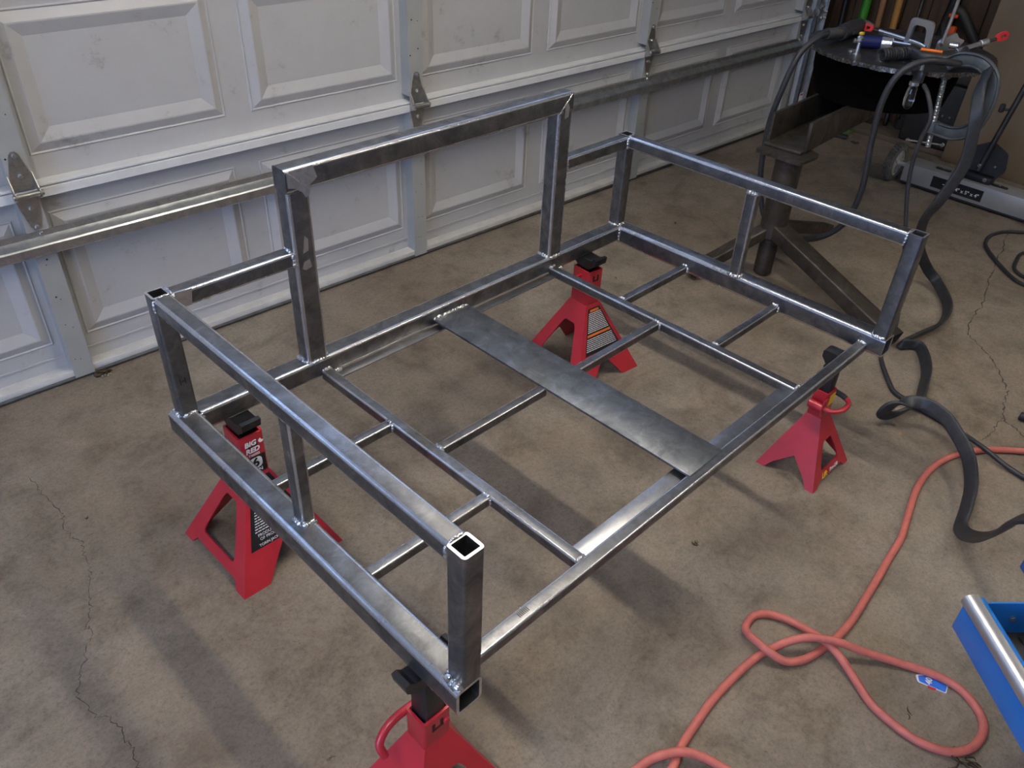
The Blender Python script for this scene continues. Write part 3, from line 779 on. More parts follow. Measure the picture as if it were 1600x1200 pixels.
text('lettering', '6', 0.034, nm @ Matrix.Translation((0, -0.020, 0.0012)), 'label_black', nl, bold=0.001)
text('lettering', 'TON', 0.013, nm @ Matrix.Translation((0, -0.043, 0.0008)), 'label_white', nl, bold=0.0003)
# ---- rear right, six ton stand
t2, f2, h2 = jack_stand('jack_stand', FZ(1.312, 0.055), TH - 0.10, 0.272, 0.285, 0.235, 0.060, 0.072, 0.350, 0.386, 'red jack stand with finely printed orange-striped label under the right end of the back rail', True, 'v',
    lever=([(-0.02, 0.0, 0.328), (-0.045, 0.0, 0.330), (-0.070, -0.012, 0.326), (-0.080, -0.03, 0.318)], 0.006))
p, mx, Ls = f2[0]
lab = tri_quad('label', [(-wid(.40) + 0.020, .40 * Ls), (wid(.40) - 0.016, .40 * Ls), (wid(.95) - 0.012, .95 * Ls), (-wid(.95) + 0.012, .95 * Ls)], mx, 'label_black', p)
bars(.44, .60, 7, 0.86, 5); bars(.66, .90, 11, 0.84, 9)
for h in (.63, .92):
    w = wid(h) - 0.019
    tri_quad('orange_bar', [(-w, (h - .014) * Ls), (w, (h - .014) * Ls), (w - .002, (h + .014) * Ls), (-w + .002, (h + .014) * Ls)], mx @ Matrix.Translation((0, 0, 0.0006)), 'label_orange', lab)
# ---- front right, smaller stand
t3, f3, h3 = jack_stand('jack_stand', FZ(1.408, 0.828), TH, 0.205, 0.180, 0.180, 0.050, 0.044, 0.262, 0.3795, 'small red jack stand with yellow and white lettering under the front right corner', False, 'v', 0.060, 0.034,
    ([(-0.040, -0.014, 0.226), (-0.041, -0.032, 0.227), (-0.034, -0.052, 0.228), (-0.006, -0.064, 0.228), (0.026, -0.062, 0.231), (0.036, -0.046, 0.236)], 0.0068, [(0.035, -0.048, 0.2355), (0.034, -0.036, 0.240), (0.029, -0.012, 0.246)]), False)
rod('pivot_barrel', (-0.042, -0.026, 0.226), (-0.042, 0.018, 0.226), 0.012, 'paint_red', h3, 16)
box('pawl_bracket', (-0.052, -0.026, 0.205), (-0.024, -0.021, 0.254), 'paint_red', h3, 0.004)
p, mx, Ls = f3[0]
text('lettering', 'Lift', 0.022, mx @ Matrix.Translation((-0.034, .125 * Ls, 0.0006)), 'label_yellow', p, bold=0.0006, shear=0.3)
text('lettering', 'Pro-Lift', 0.015, mx @ Matrix.Translation((0.020, .125 * Ls, 0.0006)), 'label_white', p, bold=0.0004, shear=0.2)
plate('neck_label', rrect(0.034, 0.036, 0.003), 0.0006, basis((0.0, -0.0224, 0.236), (1, 0, 0), (0, 0, 1)) @ Matrix.Translation((0.003, 0, 0.0006)), 'label_yellow', h3)
# ---- front left, smaller stand nearest the camera
t4, f4, h4 = jack_stand('jack_stand', FZ(0.028, 0.812), TH, 0.225, 0.200, 0.185, 0.060, 0.050, 0.256, 0.378, 'red jack stand with curved red lever under the nearest front corner', False, 'u', 0.115, 0.041,
    ([(0.0, 0.026, 0.246), (-0.021, 0.026, 0.247), (-0.048, 0.028, 0.244), (-0.073, 0.027, 0.234), (-0.089, 0.022, 0.215), (-0.088, 0.010, 0.193)], 0.0078), False)
rod('pivot_pin', (0.018, -0.030, 0.226), (0.018, -0.024, 0.226), 0.006, 'paint_red', h4, 12)

# ================================================================== WELDING TABLE
wt = tag(empty('welding_table', (3.80, -1.01, 0)), 'dark round steel plate table on a rusty beam and tripod column by the wall', 'welding table')
def TL(x, y, z): return Vector((x - 3.80, y + 1.01, z))
bm = bmesh.new(); N = 180; R0 = 0.335
top = []; bot = []; rnd = random.Random(2)
for i in range(N):
    a = 2 * PI * i / N; j = rnd.uniform(-0.003, 0.003)
    top.append(bm.verts.new(((R0 + j) * math.cos(a), (R0 + j) * math.sin(a), 0.800)))
    j2 = rnd.uniform(-0.004, 0.004)
    bot.append(bm.verts.new(((R0 + j2) * math.cos(a), (R0 + j2) * math.sin(a), 0.785 + rnd.uniform(-0.003, 0.002))))
bm.faces.new(top); bm.faces.new(bot[::-1])
for i in range(N):
    f = bm.faces.new((top[i], bot[i], bot[(i + 1) % N], top[(i + 1) % N])); f.material_index = 1
obj('table_plate', bm, ['table_steel', 'torch_cut'], wt, auto=0.25)
lathe('drum', [(0.20, 0.600), (0.245, 0.610), (0.265, 0.70), (0.270, 0.785)], 'drum_shade_black', wt, (0.03, 0.05, 0), n=40)
# wide-flange beam along x
bm = bmesh.new()
bm_box(bm, (-0.03, 0.0, 0.500), (1.22, 0.150, 0.512), 0.003); bm_box(bm, (0.0, -0.006, 0.505), (1.22, 0.008, 0.612), 0.003); bm_box(bm, (0.0, 0.142, 0.505), (1.22, 0.156, 0.612), 0.003)
bm.transform(Matrix.Translation((-0.52, 0.015, 0)) @ Matrix.Rotation(0.085, 4, 'Z'))
obj('beam', bm, 'rusty_steel', wt, auto=0.6)
plate('cap_plate', round_poly([(-0.075, -0.095), (0.06, -0.095), (0.085, -0.05), (0.085, 0.06), (0.05, 0.095), (-0.075, 0.095)], 0.02), 0.012, Matrix.Translation((-0.545, 0.065, 0.500)), 'rusty_steel', wt)
rod('column', TL(3.262, -0.955, 0.16), TL(3.262, -0.955, 0.490), 0.050, 'rusty_steel', wt, 24)
rod('column_foot', TL(3.262, -0.955, 0.004), TL(3.262, -0.955, 0.165), 0.036, 'rusty_steel', wt, 20)
for q, (ex, ey, w) in enumerate(((3.145, -1.560, 0.075), (2.985, -0.800, 0.055), (3.80, -0.93, 0.055))):
    rect_tube('tripod_leg', TL(3.262, -0.955, 0.205), TL(ex, ey, 0.030), w, w * 0.75, 'rusty_steel', wt, 0.005, 0.006)

# ================================================================== THINGS ON THE TABLE
# welding torch
to = tag(empty('welding_torch', (3.70, -0.77, 0.800)), 'black welding torch with ribbed cable boot lying on the left of the round table', 'welding torch')
def TO(x, y, z): return Vector((x - 3.70, y + 0.77, z - 0.800))
sweep('handle', [TO(3.685, -0.815, .830), TO(3.73, -0.812, .832), TO(3.79, -0.805, .833), TO(3.86, -0.80, .830)], 0.028, 'hose_black', to, 14, 8)
bm = bmesh.new(); P_ = catmull([TO(3.585, -0.812, .838), TO(3.635, -0.816, .834), TO(3.690, -0.815, .830)], 14)
bm_sweep(bm, P_, 0.022, 14, rfun=lambda t: 0.84 + 0.16 * (math.sin(t * PI * 18) > 0))
obj('cable_boot', bm, 'rubber_black', to, auto=0.5)
sweep('gooseneck', [TO(3.86, -0.80, .830), TO(3.91, -0.795, .838), TO(3.95, -0.81, .822)], 0.010, 'hinge_steel', to, 10, 8)
box('trigger', TO(3.74, -0.845, .820), TO(3.80, -0.835, .836), 'rubber_black', to, 0.004)
tag(sweep('torch_cable', [(3.590, -0.812, .838), (3.53, -0.805, .830), (3.465, -0.785, .775), (3.43, -0.770, .66), (3.42, -0.752, .50), (3.42, -0.769, .296), (3.42, -0.829, .149), (3.42, -0.923, .104), (3.42, -1.053, .140), (3.42, -1.150, .234), (3.42, -1.183, .38), (3.42, -1.165, .567), (3.42, -1.160, .702), (3.435, -1.182, .800), (3.49, -1.232, .845), (3.58, -1.285, .838), (3.70, -1.32, .818), (3.80, -1.30, .813)], 0.0115, 'hose_black', None, 12, 8),
    'round black torch cable hanging in a loop off the round table', 'cable')
# cloth-sleeved coil of hose on the table
bm = bmesh.new(); A_, B_ = Vector((3.535, -1.060, .8235)), Vector((3.665, -1.115, .8235)); ax_ = (B_ - A_).normalized(); sd_ = Vector((0, 0, 1)).cross(ax_)
bm_sweep(bm, [A_.lerp(B_, i / 260) + (sd_ * math.cos(i * 2 * PI / 20) + Vector((0, 0, 1)) * math.sin(i * 2 * PI / 20)) * 0.0185 for i in range(261)], 0.0042, 6)
tag(obj('coiled_whip', bm, 'rubber_black', None, auto=0.5), 'short coiled black whip lying at the middle of the round table', 'cable')
tag(sweep('sleeved_hose', [(3.66, -1.10, .824), (3.62, -1.17, .828), (3.66, -1.235, .826), (3.76, -1.255, .822), (3.86, -1.22, .822)], 0.019, 'hose_black', None, 12, 8, ry=0.014), 'black cloth-sleeved hose end with a coloured tag on the round table', 'hose')
tag(rod('wire_marker', (3.615, -1.158, .851), (3.655, -1.218, .848), 0.0055, 'label_orange', None, 10), 'small orange and yellow wire marker lying on the black sleeved hose', 'marker')
# blue air tool
at = tag(empty('air_tool', (3.70, -0.935, 0.8)), 'dark blue air tool with chrome nose on the round table', 'air tool')
rod('body', (-0.06, 0.035, 0.030), (0.010, -0.045, 0.030), 0.028, 'plastic_blue', at, 20)
rod('nose', (0.010, -0.045, 0.030), (0.030, -0.095, 0.030), 0.030, 'chrome', at, 20)
rod('tip', (-0.075, 0.05, 0.030), (-0.06, 0.035, 0.030), 0.012, 'chrome', at, 14)
box('yellow_tab', (-0.030, 0.035, 0.050), (-0.008, 0.055, 0.064), 'label_yellow', at, 0.004); at.scale = (0.78, 0.78, 0.78)
# chrome air fitting standing on the plate
af = tag(empty('air_fitting', (3.545, -0.965, 0.8)), 'small chrome air fitting standing upright near the left rim of the round table', 'air fitting')
lathe('fitting', [(0.016, 0.0), (0.016, 0.006), (0.009, 0.008), (0.007, 0.045), (0.013, 0.05), (0.013, 0.062), (0.006, 0.068)], 'chrome', af, n=12)
tag(lathe('steel_washer', [(0.006, 0.0), (0.014, 0.0), (0.014, 0.006), (0.006, 0.006)], 'chrome', None, (3.585, -0.925, 0.8), n=16), 'small chrome nut lying beside the upright air fitting', 'nut')
# locking C-clamps
def locking_clamp(loc, rz, label, tip, tilt=0.0, s=1.0):
    t = tag(empty('locking_clamp', loc, rz), label, 'clamp', 'locking clamps on the round table')
    t.rotation_euler = (tilt, 0, rz); t.scale = (s, s, s)
    pts = round_poly([(0, 0), (0.020, 0), (0.024, 0.085), (0.085, 0.085), (0.100, 0.0), (0.120, 0.0), (0.110, 0.110), (0.005, 0.110)], 0.020)
    plate('jaw', pts, 0.012, basis((0, 0.006, 0.010), (1, 0, 0), (0, 0, 1)), 'aluminium', t)
    sweep('handle', [(0.11, 0, 0.020), (0.05, 0.012, 0.026), (-0.05, 0.012, 0.030), (-0.13, 0.006, 0.034)], 0.011, 'chrome', t, 10, 6, ry=0.007)
    sweep('release_lever', [(0.05, -0.012, 0.020), (-0.03, -0.014, 0.014), (-0.11, -0.012, 0.012)], 0.007, 'chrome', t, 8, 6)
    rod('screw', (-0.13, 0.006, 0.034), (-0.160, 0.006, 0.036), 0.005, 'rusty_steel', t, 10)
    if tip:
        plate('screw_grip', round_poly([(-0.022, -0.012), (0.022, -0.016), (0.030, 0), (0.022, 0.016), (-0.022, 0.012)], 0.01), 0.008, basis((-0.182, 0.010, 0.036), (-1, 0, 0), (0, 0.3, 1)), 'plastic_red', t, [round_poly([(-0.006, -0.005), (0.014, -0.006), (0.014, 0.006), (-0.006, 0.005)], 0.003)])
    return t
locking_clamp((3.815, -1.005, 0.800), -1.77, 'silver locking C-clamp with red ring grip lying on the round table', True, 0.0, 0.9)
rc = tag(empty('clamp_screw', (3.86, -1.19, 0.800)), 'slim silver clamp handle with red ring end pointing right off the table', 'clamp handle')
rod('handle', (0.0, 0.0, 0.016), (0.115, -0.055, 0.046), 0.011, 'chrome', rc, 14)
rod('sleeve', (0.090, -0.043, 0.040), (0.118, -0.057, 0.047), 0.013, 'aluminium', rc, 14)
rod('screw', (0.115, -0.055, 0.046), (0.150, -0.072, 0.055), 0.006, 'rusty_steel', rc, 10)
plate('ring_grip', round_poly([(-0.026, -0.010), (0.0, -0.017), (0.024, -0.014), (0.030, 0), (0.024, 0.014), (0.0, 0.017), (-0.026, 0.010)], 0.008), 0.008, basis((0.172, -0.083, 0.062), (0.85, -0.45, 0.22), (-0.2, 0.1, 1)), 'plastic_red', rc, [round_poly([(-0.006, -0.007), (0.016, -0.007), (0.016, 0.007), (-0.006, 0.007)], 0.003)])
lc = tag(empty('locking_pliers', (3.885, -1.095, 0.8), 0.25), 'silver sheet metal locking clamp with one long handle raised upright', 'clamp')
sweep('raised_handle', [(-0.05, -0.03, 0.03), (-0.015, -0.03, 0.07), (0.015, -0.03, 0.13), (0.03, -0.03, 0.22), (0.032, -0.03, 0.30)], 0.012, 'aluminium', lc, 10, 8, ry=0.006)
plate('side_plate', round_poly([(-0.05, 0.0), (0.06, 0.0), (0.09, 0.03), (0.05, 0.042), (0.03, 0.062), (-0.03, 0.045), (-0.05, 0.035)], 0.010), 0.010, basis((0.02, -0.045, 0), (0.85, -0.5, 0), (0, 0, 1)), 'aluminium', lc)
rod('adjuster', (0.0, -0.085, 0.026), (0.0, -0.052, 0.026), 0.012, 'chrome', lc, 14)
# big C-clamp gripping the rim
cc = tag(empty('c_clamp', (3.60, -1.345, 0.62)), 'large grey C-clamp gripping the near rim of the round table', 'c-clamp')
def CC(x, y, z): return Vector((x - 3.60, y + 1.345, z - 0.62))
bodyp = [CC(3.635, -1.255, .818), CC(3.625, -1.30, .845), CC(3.610, -1.37, .850), CC(3.600, -1.425, .815), CC(3.595, -1.44, .75), CC(3.595, -1.435, .68), CC(3.595, -1.41, .635), CC(3.60, -1.36, .612), CC(3.605, -1.30, .612)]
sweep('clamp_body', bodyp, 0.020, 'clamp_paint', cc, 12, 8, ry=0.006, normal=(0, -0.3, 1))
cmid = CC(3.61, -1.33, .73)
for off in (-0.019, 0.019):
    sweep('body_rib', [p_ + (p_ - cmid).normalized() * off for p_ in bodyp], 0.0055, 'clamp_paint', cc, 8, 8, ry=0.010, normal=(0, -0.3, 1))
def screwf(t): return 0.88 + 0.14 * math.sin(t * 2 * PI * 34)
bm = bmesh.new(); bm_sweep(bm, [CC(3.613, -1.292, .54) .lerp(CC(3.625, -1.265, .775), i / 150) for i in range(151)], 0.0105, 12, rfun=screwf)
obj('screw', bm, 'galvanised', cc, auto=0.9)
rod('screw_boss', CC(3.615, -1.289, .590), CC(3.617, -1.283, .632), 0.020, 'clamp_paint', cc, 16)
lathe('swivel_pad', [(0.010, 0), (0.019, 0.004), (0.017, 0.012)], 'clamp_paint', cc, CC(3.625, -1.265, .772), n=16)
rod('tommy_bar', CC(3.585, -1.225, .553), CC(3.64, -1.33, .553), 0.004, 'chrome', cc, 8)
for q in (CC(3.585, -1.225, .553), CC(3.64, -1.33, .553)):
    lathe('bar_end', [(0.004, -0.007), (0.008, -0.003), (0.008, 0.003), (0.004, 0.007)], 'chrome', cc, q, (0.46, -0.88, 0), 10)
# spring clip with a glass-like bulb hanging on the rim
sc_ = tag(empty('spring_clip', (3.50, -1.225, 0.80)), 'small chrome spring clip with clear bulb hanging on the round table rim', 'clip')
box('jaw', (-0.014, -0.016, -0.03), (0.014, 0.016, 0.012), 'paint_black', sc_, 0.005)
rod('thumb_screw', (0, 0, 0.012), (0, 0, 0.040), 0.007, 'chrome', sc_, 10)
lathe('loop_bulb', [(0.012, -0.035), (0.017, -0.045), (0.018, -0.085), (0.016, -0.105), (0.008, -0.116), (0.001, -0.118)][::-1], 'clear_glass', sc_, (-0.012, 0.004, 0), n=20)
lathe('collar', [(0.014, -0.038), (0.017, -0.036), (0.017, -0.026), (0.012, -0.024)], 'chrome', sc_, (-0.012, 0.004, 0), n=20)
# cables that drop from the table to the floor
tag(sweep('ground_cable', [(3.470, -1.262, .775), (3.43, -1.300, .76), (3.42, -1.337, .693), (3.42, -1.329, .625), (3.42, -1.327, .546), (3.42, -1.344, .434), (3.41, -1.40, .255), (3.36, -1.46, .11), (3.25, -1.52, .03), (3.15, -1.55, .010), (3.049, -1.571, .009), (2.916, -1.669, .009), (2.881, -1.708, .009), (2.865, -1.769, .012), (2.847, -1.880, .012), (2.806, -1.995, .024), (2.784, -2.095, .012), (2.77, -2.20, .009), (2.74, -2.36, .009)], 0.0075, 'hose_black', None, 10, 8),
    'thin black ground cable dropping from the table rim and running along the floor', 'cable')
FL = [(3.66, -1.33, .822), (3.60, -1.40, .835), (3.51, -1.425, .80), (3.48, -1.450, .735), (3.48, -1.465, .66), (3.48, -1.473, .554), (3.46, -1.446, .427), (3.47, -1.415, .33), (3.55, -1.41, .20), (3.66, -1.43, .085), (3.685, -1.475, .035), (3.57, -1.571, .022), (3.415, -1.615, .022), (3.253, -1.594, .022), (3.16, -1.585, .022), (3.19, -1.635, .024), (3.084, -1.711, .024), (2.966, -1.754, .024), (2.864, -1.783, .030), (2.787, -1.776, .028), (2.728, -1.757, .026), (2.690, -1.745, .05), (2.705, -1.765, .085), (2.755, -1.822, .10), (2.745, -1.893, .098), (2.715, -1.945, .085), (2.665, -2.008, .065), (2.580, -2.058, .050), (2.495, -2.086, .034), (2.427, -2.103, .024), (2.372, -2.128, .050), (2.315, -2.155, .10), (2.256, -2.179, .16), (2.186, -2.202, .24), (2.126, -2.219, .31), (2.072, -2.236, .385), (2.050, -2.265, .428), (2.075, -2.32, .433), (2.16, -2.44, .421)]
tag(sweep('welding_lead', FL, 0.020, 'hose_black', None, 20, 8, ry=0.0062, sq=0.55, normal=(0.45, -0.45, 0.75), fixed=(0.35, -0.45, 0.82)),
    'wide flat black welding lead snaking from the table across the floor to the blue cart', 'cable')

# ================================================================== RED AIR HOSE
RED = [(2.938,-2.154),(2.900,-2.096),(2.833,-2.030),(2.765,-1.986),(2.688,-1.958),(2.607,-1.948),(2.520,-1.954),(2.442,-1.971),(2.354,-1.996),(2.273,-2.018),(2.201,-2.027),(2.118,-2.040),(2.055,-2.048),(1.980,-2.058),(1.918,-2.064),(1.850,-2.062),(1.788,-2.053),(1.750,-2.041),(1.719,-2.020),(1.703,-1.989),(1.705,-1.958),(1.718,-1.924),(1.739,-1.908),(1.775,-1.904),(1.804,-1.922),(1.823,-1.955),(1.829,-1.993),(1.825,-2.036),(1.821,-2.070),(1.810,-2.110),(1.790,-2.156),(1.770,-2.198),(1.762,-2.249),(1.763,-2.296),(1.777,-2.336),(1.800,-2.365),(1.836,-2.382),(1.879,-2.384),(1.909,-2.373),(1.930,-2.353),(1.946,-2.323),(1.950,-2.290),(1.940,-2.249),(1.921,-2.208),(1.892,-2.163),(1.858,-2.120),(1.827,-2.075),(1.794,-2.033),(1.761,-2.005),(1.723,-1.985),(1.690,-1.973),(1.635,-1.968),(1.576,-1.968),(1.521,-1.970),(1.455,-1.979),(1.395,-1.989),(1.359,-2.001),(1.325,-2.014),(1.299,-2.040),(1.316,-2.087),(1.381,-2.113),(1.419,-2.097),(1.416,-2.066),(1.400,-2.032),(1.374,-2.001),(1.333,-1.974),(1.298,-1.963),(1.227,-1.960),(1.152,-1.980)]
RH = 0.0092
zz = [RH] * len(RED)
for i, z in {26: .014, 27: .024, 28: .027, 29: .020, 30: .013, 44: .016, 45: .030, 46: .044, 47: .044, 48: .034, 49: .020, 50: .010, 18: .014, 19: .028, 20: .028, 21: .016, 62: .012, 63: .020, 64: .027, 65: .022, 66: .013}.items(): zz[i] = z
tag(sweep('air_hose', [(2.99, -2.30, RH)] + [(x, y, z) for (x, y), z in zip(RED, zz)], RH, 'air_hose_red', None, 12, 6), 'faded red air hose looped on the concrete floor', 'hose')
# printed sticker
st_mx = basis((1.927, -2.262, 0.0012), (0.30, -0.90, 0), (0.9, 0.30, 0))
s_ = tag(empty('floor_sticker', (1.927, -2.262, 0.0), 0), 'blue and white printed sticker numbered 40 inside the red hose loop', 'sticker')
sm = basis((0, 0, 0.0014), (0.33, -0.94, 0), (0.94, 0.33, 0))
plate('white_border', round_poly([(-0.030, -0.013), (0.028, -0.014), (0.030, 0.012), (-0.018, 0.014), (-0.036, 0.004)], 0.004), 0.0010, sm, 'label_white', s_)
plate('blue_field', round_poly([(-0.027, -0.0105), (0.026, -0.0115), (0.028, 0.010), (-0.016, 0.0115), (-0.031, 0.003)], 0.003), 0.0006, sm @ Matrix.Translation((0, 0, 0.0006)), 'sticker_blue', s_)
plate('red_tab', round_poly([(-0.008, -0.018), (0.006, -0.018), (0.008, -0.012), (-0.010, -0.012)], 0.002), 0.0008, sm @ Matrix.Translation((0, 0, 0.0002)), 'plastic_red', s_)
text('lettering', '40', 0.018, sm @ Matrix.Translation((-0.008, 0.0, 0.0009)) @ Matrix.Rotation(PI / 2, 4, 'Z'), 'label_white', s_, bold=0.0005)

# ================================================================== BLUE CART WITH OPEN DRAWER
cd = Vector((-0.655, -0.756, 0)); cn = Vector((-0.756, 0.655, 0))       # along the drawer front / outward
org = Vector((1.797, -2.250, 0))
ct = tag(empty('tool_cart', (org.x, org.y, 0.0), math.atan2(cd.y, cd.x)), 'bright blue steel tool cart with an open drawer and grey pull rail', 'tool cart')
# local: x along drawer front, y = inward(+)/outward(-): rotate z by angle of cd -> local +y = (-cd.y, cd.x) = (0.756,-0.655) inward
zb0, zt0, DLn, DDp = 0.298, 0.383, 0.62, 0.40
dr = box('drawer_front', (0, 0, zb0), (DLn, 0.012, zt0), 'paint_blue', ct, 0.003)
bm = bmesh.new()
P_ = [(-0.012, zt0 - 0.004), (-0.008, zt0 + 0.006), (0.004, zt0 + 0.010), (0.014, zt0 + 0.009), (0.015, zt0 - 0.001), (0.0, zt0 - 0.001), (-0.002, zt0 - 0.010), (-0.010, zt0 - 0.012)]
a_ = [bm.verts.new((0.004, y, z)) for y, z in P_]; b_ = [bm.verts.new((DLn - 0.004, y, z)) for y, z in P_]
for i in range(len(P_)): bm.faces.new((a_[i], a_[(i + 1) % len(P_)], b_[(i + 1) % len(P_)], b_[i]))
bm.faces.new(a_[::-1]); bm.faces.new(b_)
obj('pull_rail', bm, 'aluminium', dr, auto=0.9)
box('drawer_lip', (0.010, 0.014, zb0 + 0.01), (DLn - 0.01, 0.022, zt0 + 0.010), 'paint_blue', dr, 0.003)
ds = box('drawer_side', (0.016, 0.020, zb0 + 0.006), (0.020, 0.218, zt0 + 0.004), 'paint_blue', ct, 0.001)
rod('bolt', (0.020, 0.085, zb0 + 0.050), (0.026, 0.085, zb0 + 0.050), 0.006, 'chrome', ds, 8)
box('drawer_side', (DLn - 0.020, 0.020, zb0 + 0.006), (DLn - 0.016, 0.218, zt0 + 0.004), 'paint_blue', ct, 0.001)
box('drawer_floor', (0.018, 0.018, zb0 + 0.002), (DLn - 0.018, 0.218, zb0 + 0.006), 'rubber_black', ct, 0)
for i in range(5): box('liner_rib', (0.03, 0.05 + i * 0.03, zb0 + 0.006), (DLn - 0.03, 0.062 + i * 0.03, zb0 + 0.012), 'rubber_black', ct, 0.002, 1)
cb = box('cart_shell', (-0.150, 0.215, 0.290), (DLn + 0.150, 0.68, 0.395), 'paint_blue', ct, 0.006)
box('cart_top', (-0.155, 0.210, 0.395), (DLn + 0.155, 0.685, 0.410), 'paint_blue', ct, 0.005)
box('lower_shelf', (-0.10, 0.42, 0.105), (DLn + 0.10, 0.68, 0.125), 'paint_blue', ct, 0.005)
for x in (-0.09, DLn + 0.09): box('corner_leg', (x - 0.015, 0.64, 0.10), (x + 0.015, 0.675, 0.30), 'paint_blue', ct, 0.003); box('corner_leg', (x - 0.015, 0.43, 0.10), (x + 0.015, 0.465, 0.30), 'paint_blue', ct, 0.003)
for x in (-0.05, DLn + 0.05):
    for y in (0.46, 0.63):
        w_ = lathe('caster', [(0.02, -0.014), (0.048, -0.013), (0.050, -0.008), (0.050, 0.008), (0.048, 0.013), (0.02, 0.014)], 'rubber_black', ct, (x, y, 0.050), (1, 0, 0), 24)
        box('caster_fork', (x - 0.022, y - 0.016, 0.045), (x + 0.022, y + 0.016, 0.108), 'galvanised', w_, 0.003)

# ================================================================== MAGNETIC SWEEPER
ms = tag(empty('magnetic_sweeper', (4.655, -0.855, 0), -PI / 2), 'grey wheeled magnetic floor sweeper with black handle in front of the plywood sheet', 'sweeper')
# local x runs along -y world (length), local y = +x world
box('magnet_bar', (0.0, 0.0, 0.016), (0.61, 0.127, 0.108), 'sweeper_grey', ms, 0.003)
box('base_strip', (0.0, -0.001, 0.010), (0.61, 0.128, 0.020), 'rubber_black', ms, 0.002)
for x, s in ((-0.058, -1), (0.668, 1)):
    rod('axle', (x, 0.022, 0.090), (0.0 if s < 0 else 0.61, 0.022, 0.090), 0.010, 'wheel_grey', ms, 12)
    w_ = ring_lathe('wheel', [(0.064, -0.020), (0.080, -0.023), (0.088, -0.018), (0.090, -0.010), (0.090, 0.010), (0.088, 0.018), (0.080, 0.023), (0.064, 0.020)], 'rubber_grey', ms, (x, 0.022, 0.090), (1, 0, 0), 40)
    bm = bmesh.new()
    for i in range(32):
        for j, off in ((-0.010, 0), (0.010, 0.5)):
            a = 2 * PI * (i + off) / 32
            c = Vector((x + j, 0.022 + 0.0915 * math.cos(a), 0.090 + 0.0915 * math.sin(a)))
            g = bmesh.ops.create_cube(bm, size=1.0, matrix=Matrix.Translation(c) @ Matrix.Rotation(a, 4, 'X') @ Matrix.Diagonal((0.014, 0.008, 0.010, 1)))
    obj('tread', bm, 'rubber_grey', w_)
    hub = lathe('hub', [(0.012, -0.022), (0.016, -0.010), (0.060, -0.006), (0.067, -0.022), (0.068, 0.0), (0.067, 0.022), (0.060, 0.006), (0.016, 0.010), (0.012, 0.022)], 'wheel_grey', w_, (x, 0.022, 0.090), (1, 0, 0), 32)
    for q in range(5):
        a = 2 * PI * q / 5
        for sx in (-1, 1):
            c = Vector((x + sx * 0.012, 0.022 + 0.036 * math.cos(a), 0.090 + 0.032 * math.sin(a)))
            bm = bmesh.new(); bmesh.ops.create_cube(bm, size=1.0, matrix=Matrix.Translation(c) @ Matrix.Rotation(a, 4, 'X') @ Matrix.Diagonal((0.012, 0.050, 0.010, 1)))
            obj('spoke', bm, 'wheel_grey', w_)
lb = box('size_label', (0.150, -0.0008, 0.034), (0.395, 0.001, 0.088), 'label_black', ms, 0)
text('lettering', '24" x 5" x 4"', 0.024, basis((0.318, -0.0013, 0.056), (1, 0, 0), (0, 0, 1)), 'label_white', lb, bold=0.0004)
box('print_line', (0.205, -0.0013, 0.060), (0.262, -0.0007, 0.063), 'label_white', lb, 0)
box('print_line', (0.215, -0.0013, 0.053), (0.248, -0.0007, 0.056), 'label_white', lb, 0)
for x0 in (0.135, 0.405):
    tb = plate('mount_tab', rrect(0.075, 0.024, 0.011), 0.004, Matrix.Translation((x0 + 0.03, 0.062, 0.1125)), 'paint_black', ms)
    rod('screw', (x0 + 0.03, 0.062, 0.112), (x0 + 0.03, 0.062, 0.117), 0.006, 'chrome', tb, 10)
hb = box('hinge_block', (0.225, 0.030, 0.108), (0.400, 0.085, 0.142), 'paint_black', ms, 0.010, 3)
for x in (0.245, 0.370): rod('bolt', (x, 0.030, 0.130), (x, 0.022, 0.130), 0.010, 'chrome', hb, 6)
hp = plate('handle_plate', round_poly([(-0.08, 0.0), (0.08, 0.0), (0.105, 0.05), (0.085, 0.125), (0.0, 0.165), (-0.085, 0.115), (-0.10, 0.04)], 0.012), 0.006, basis((0.320, 0.070, 0.128), (1, 0, 0), (0, 0.35, 1)), 'paint_black', ms)
for x in (-0.055, 0.055): rod('rivet', basis((0.320, 0.070, 0.128), (1, 0, 0), (0, 0.35, 1)) @ Vector((x, 0.055, 0)), basis((0.320, 0.070, 0.128), (1, 0, 0), (0, 0.35, 1)) @ Vector((x, 0.055, 0.005)), 0.006, 'chrome', hp, 8)
hd = rod('handle', (0.318, 0.055, 0.150), (0.370, 0.330, 0.98), 0.013, 'paint_black', ms, 14)
rod('clamp_screw', (0.318, 0.045, 0.180), (0.322, 0.085, 0.180), 0.009, 'chrome', hd, 8)
rod('knob', (0.300, 0.155, 0.420), (0.330, 0.165, 0.424), 0.006, 'paint_black', hd, 8)
box('knob_wing', (0.278, 0.138, 0.404), (0.300, 0.170, 0.444), 'rubber_black', hd, 0.008)

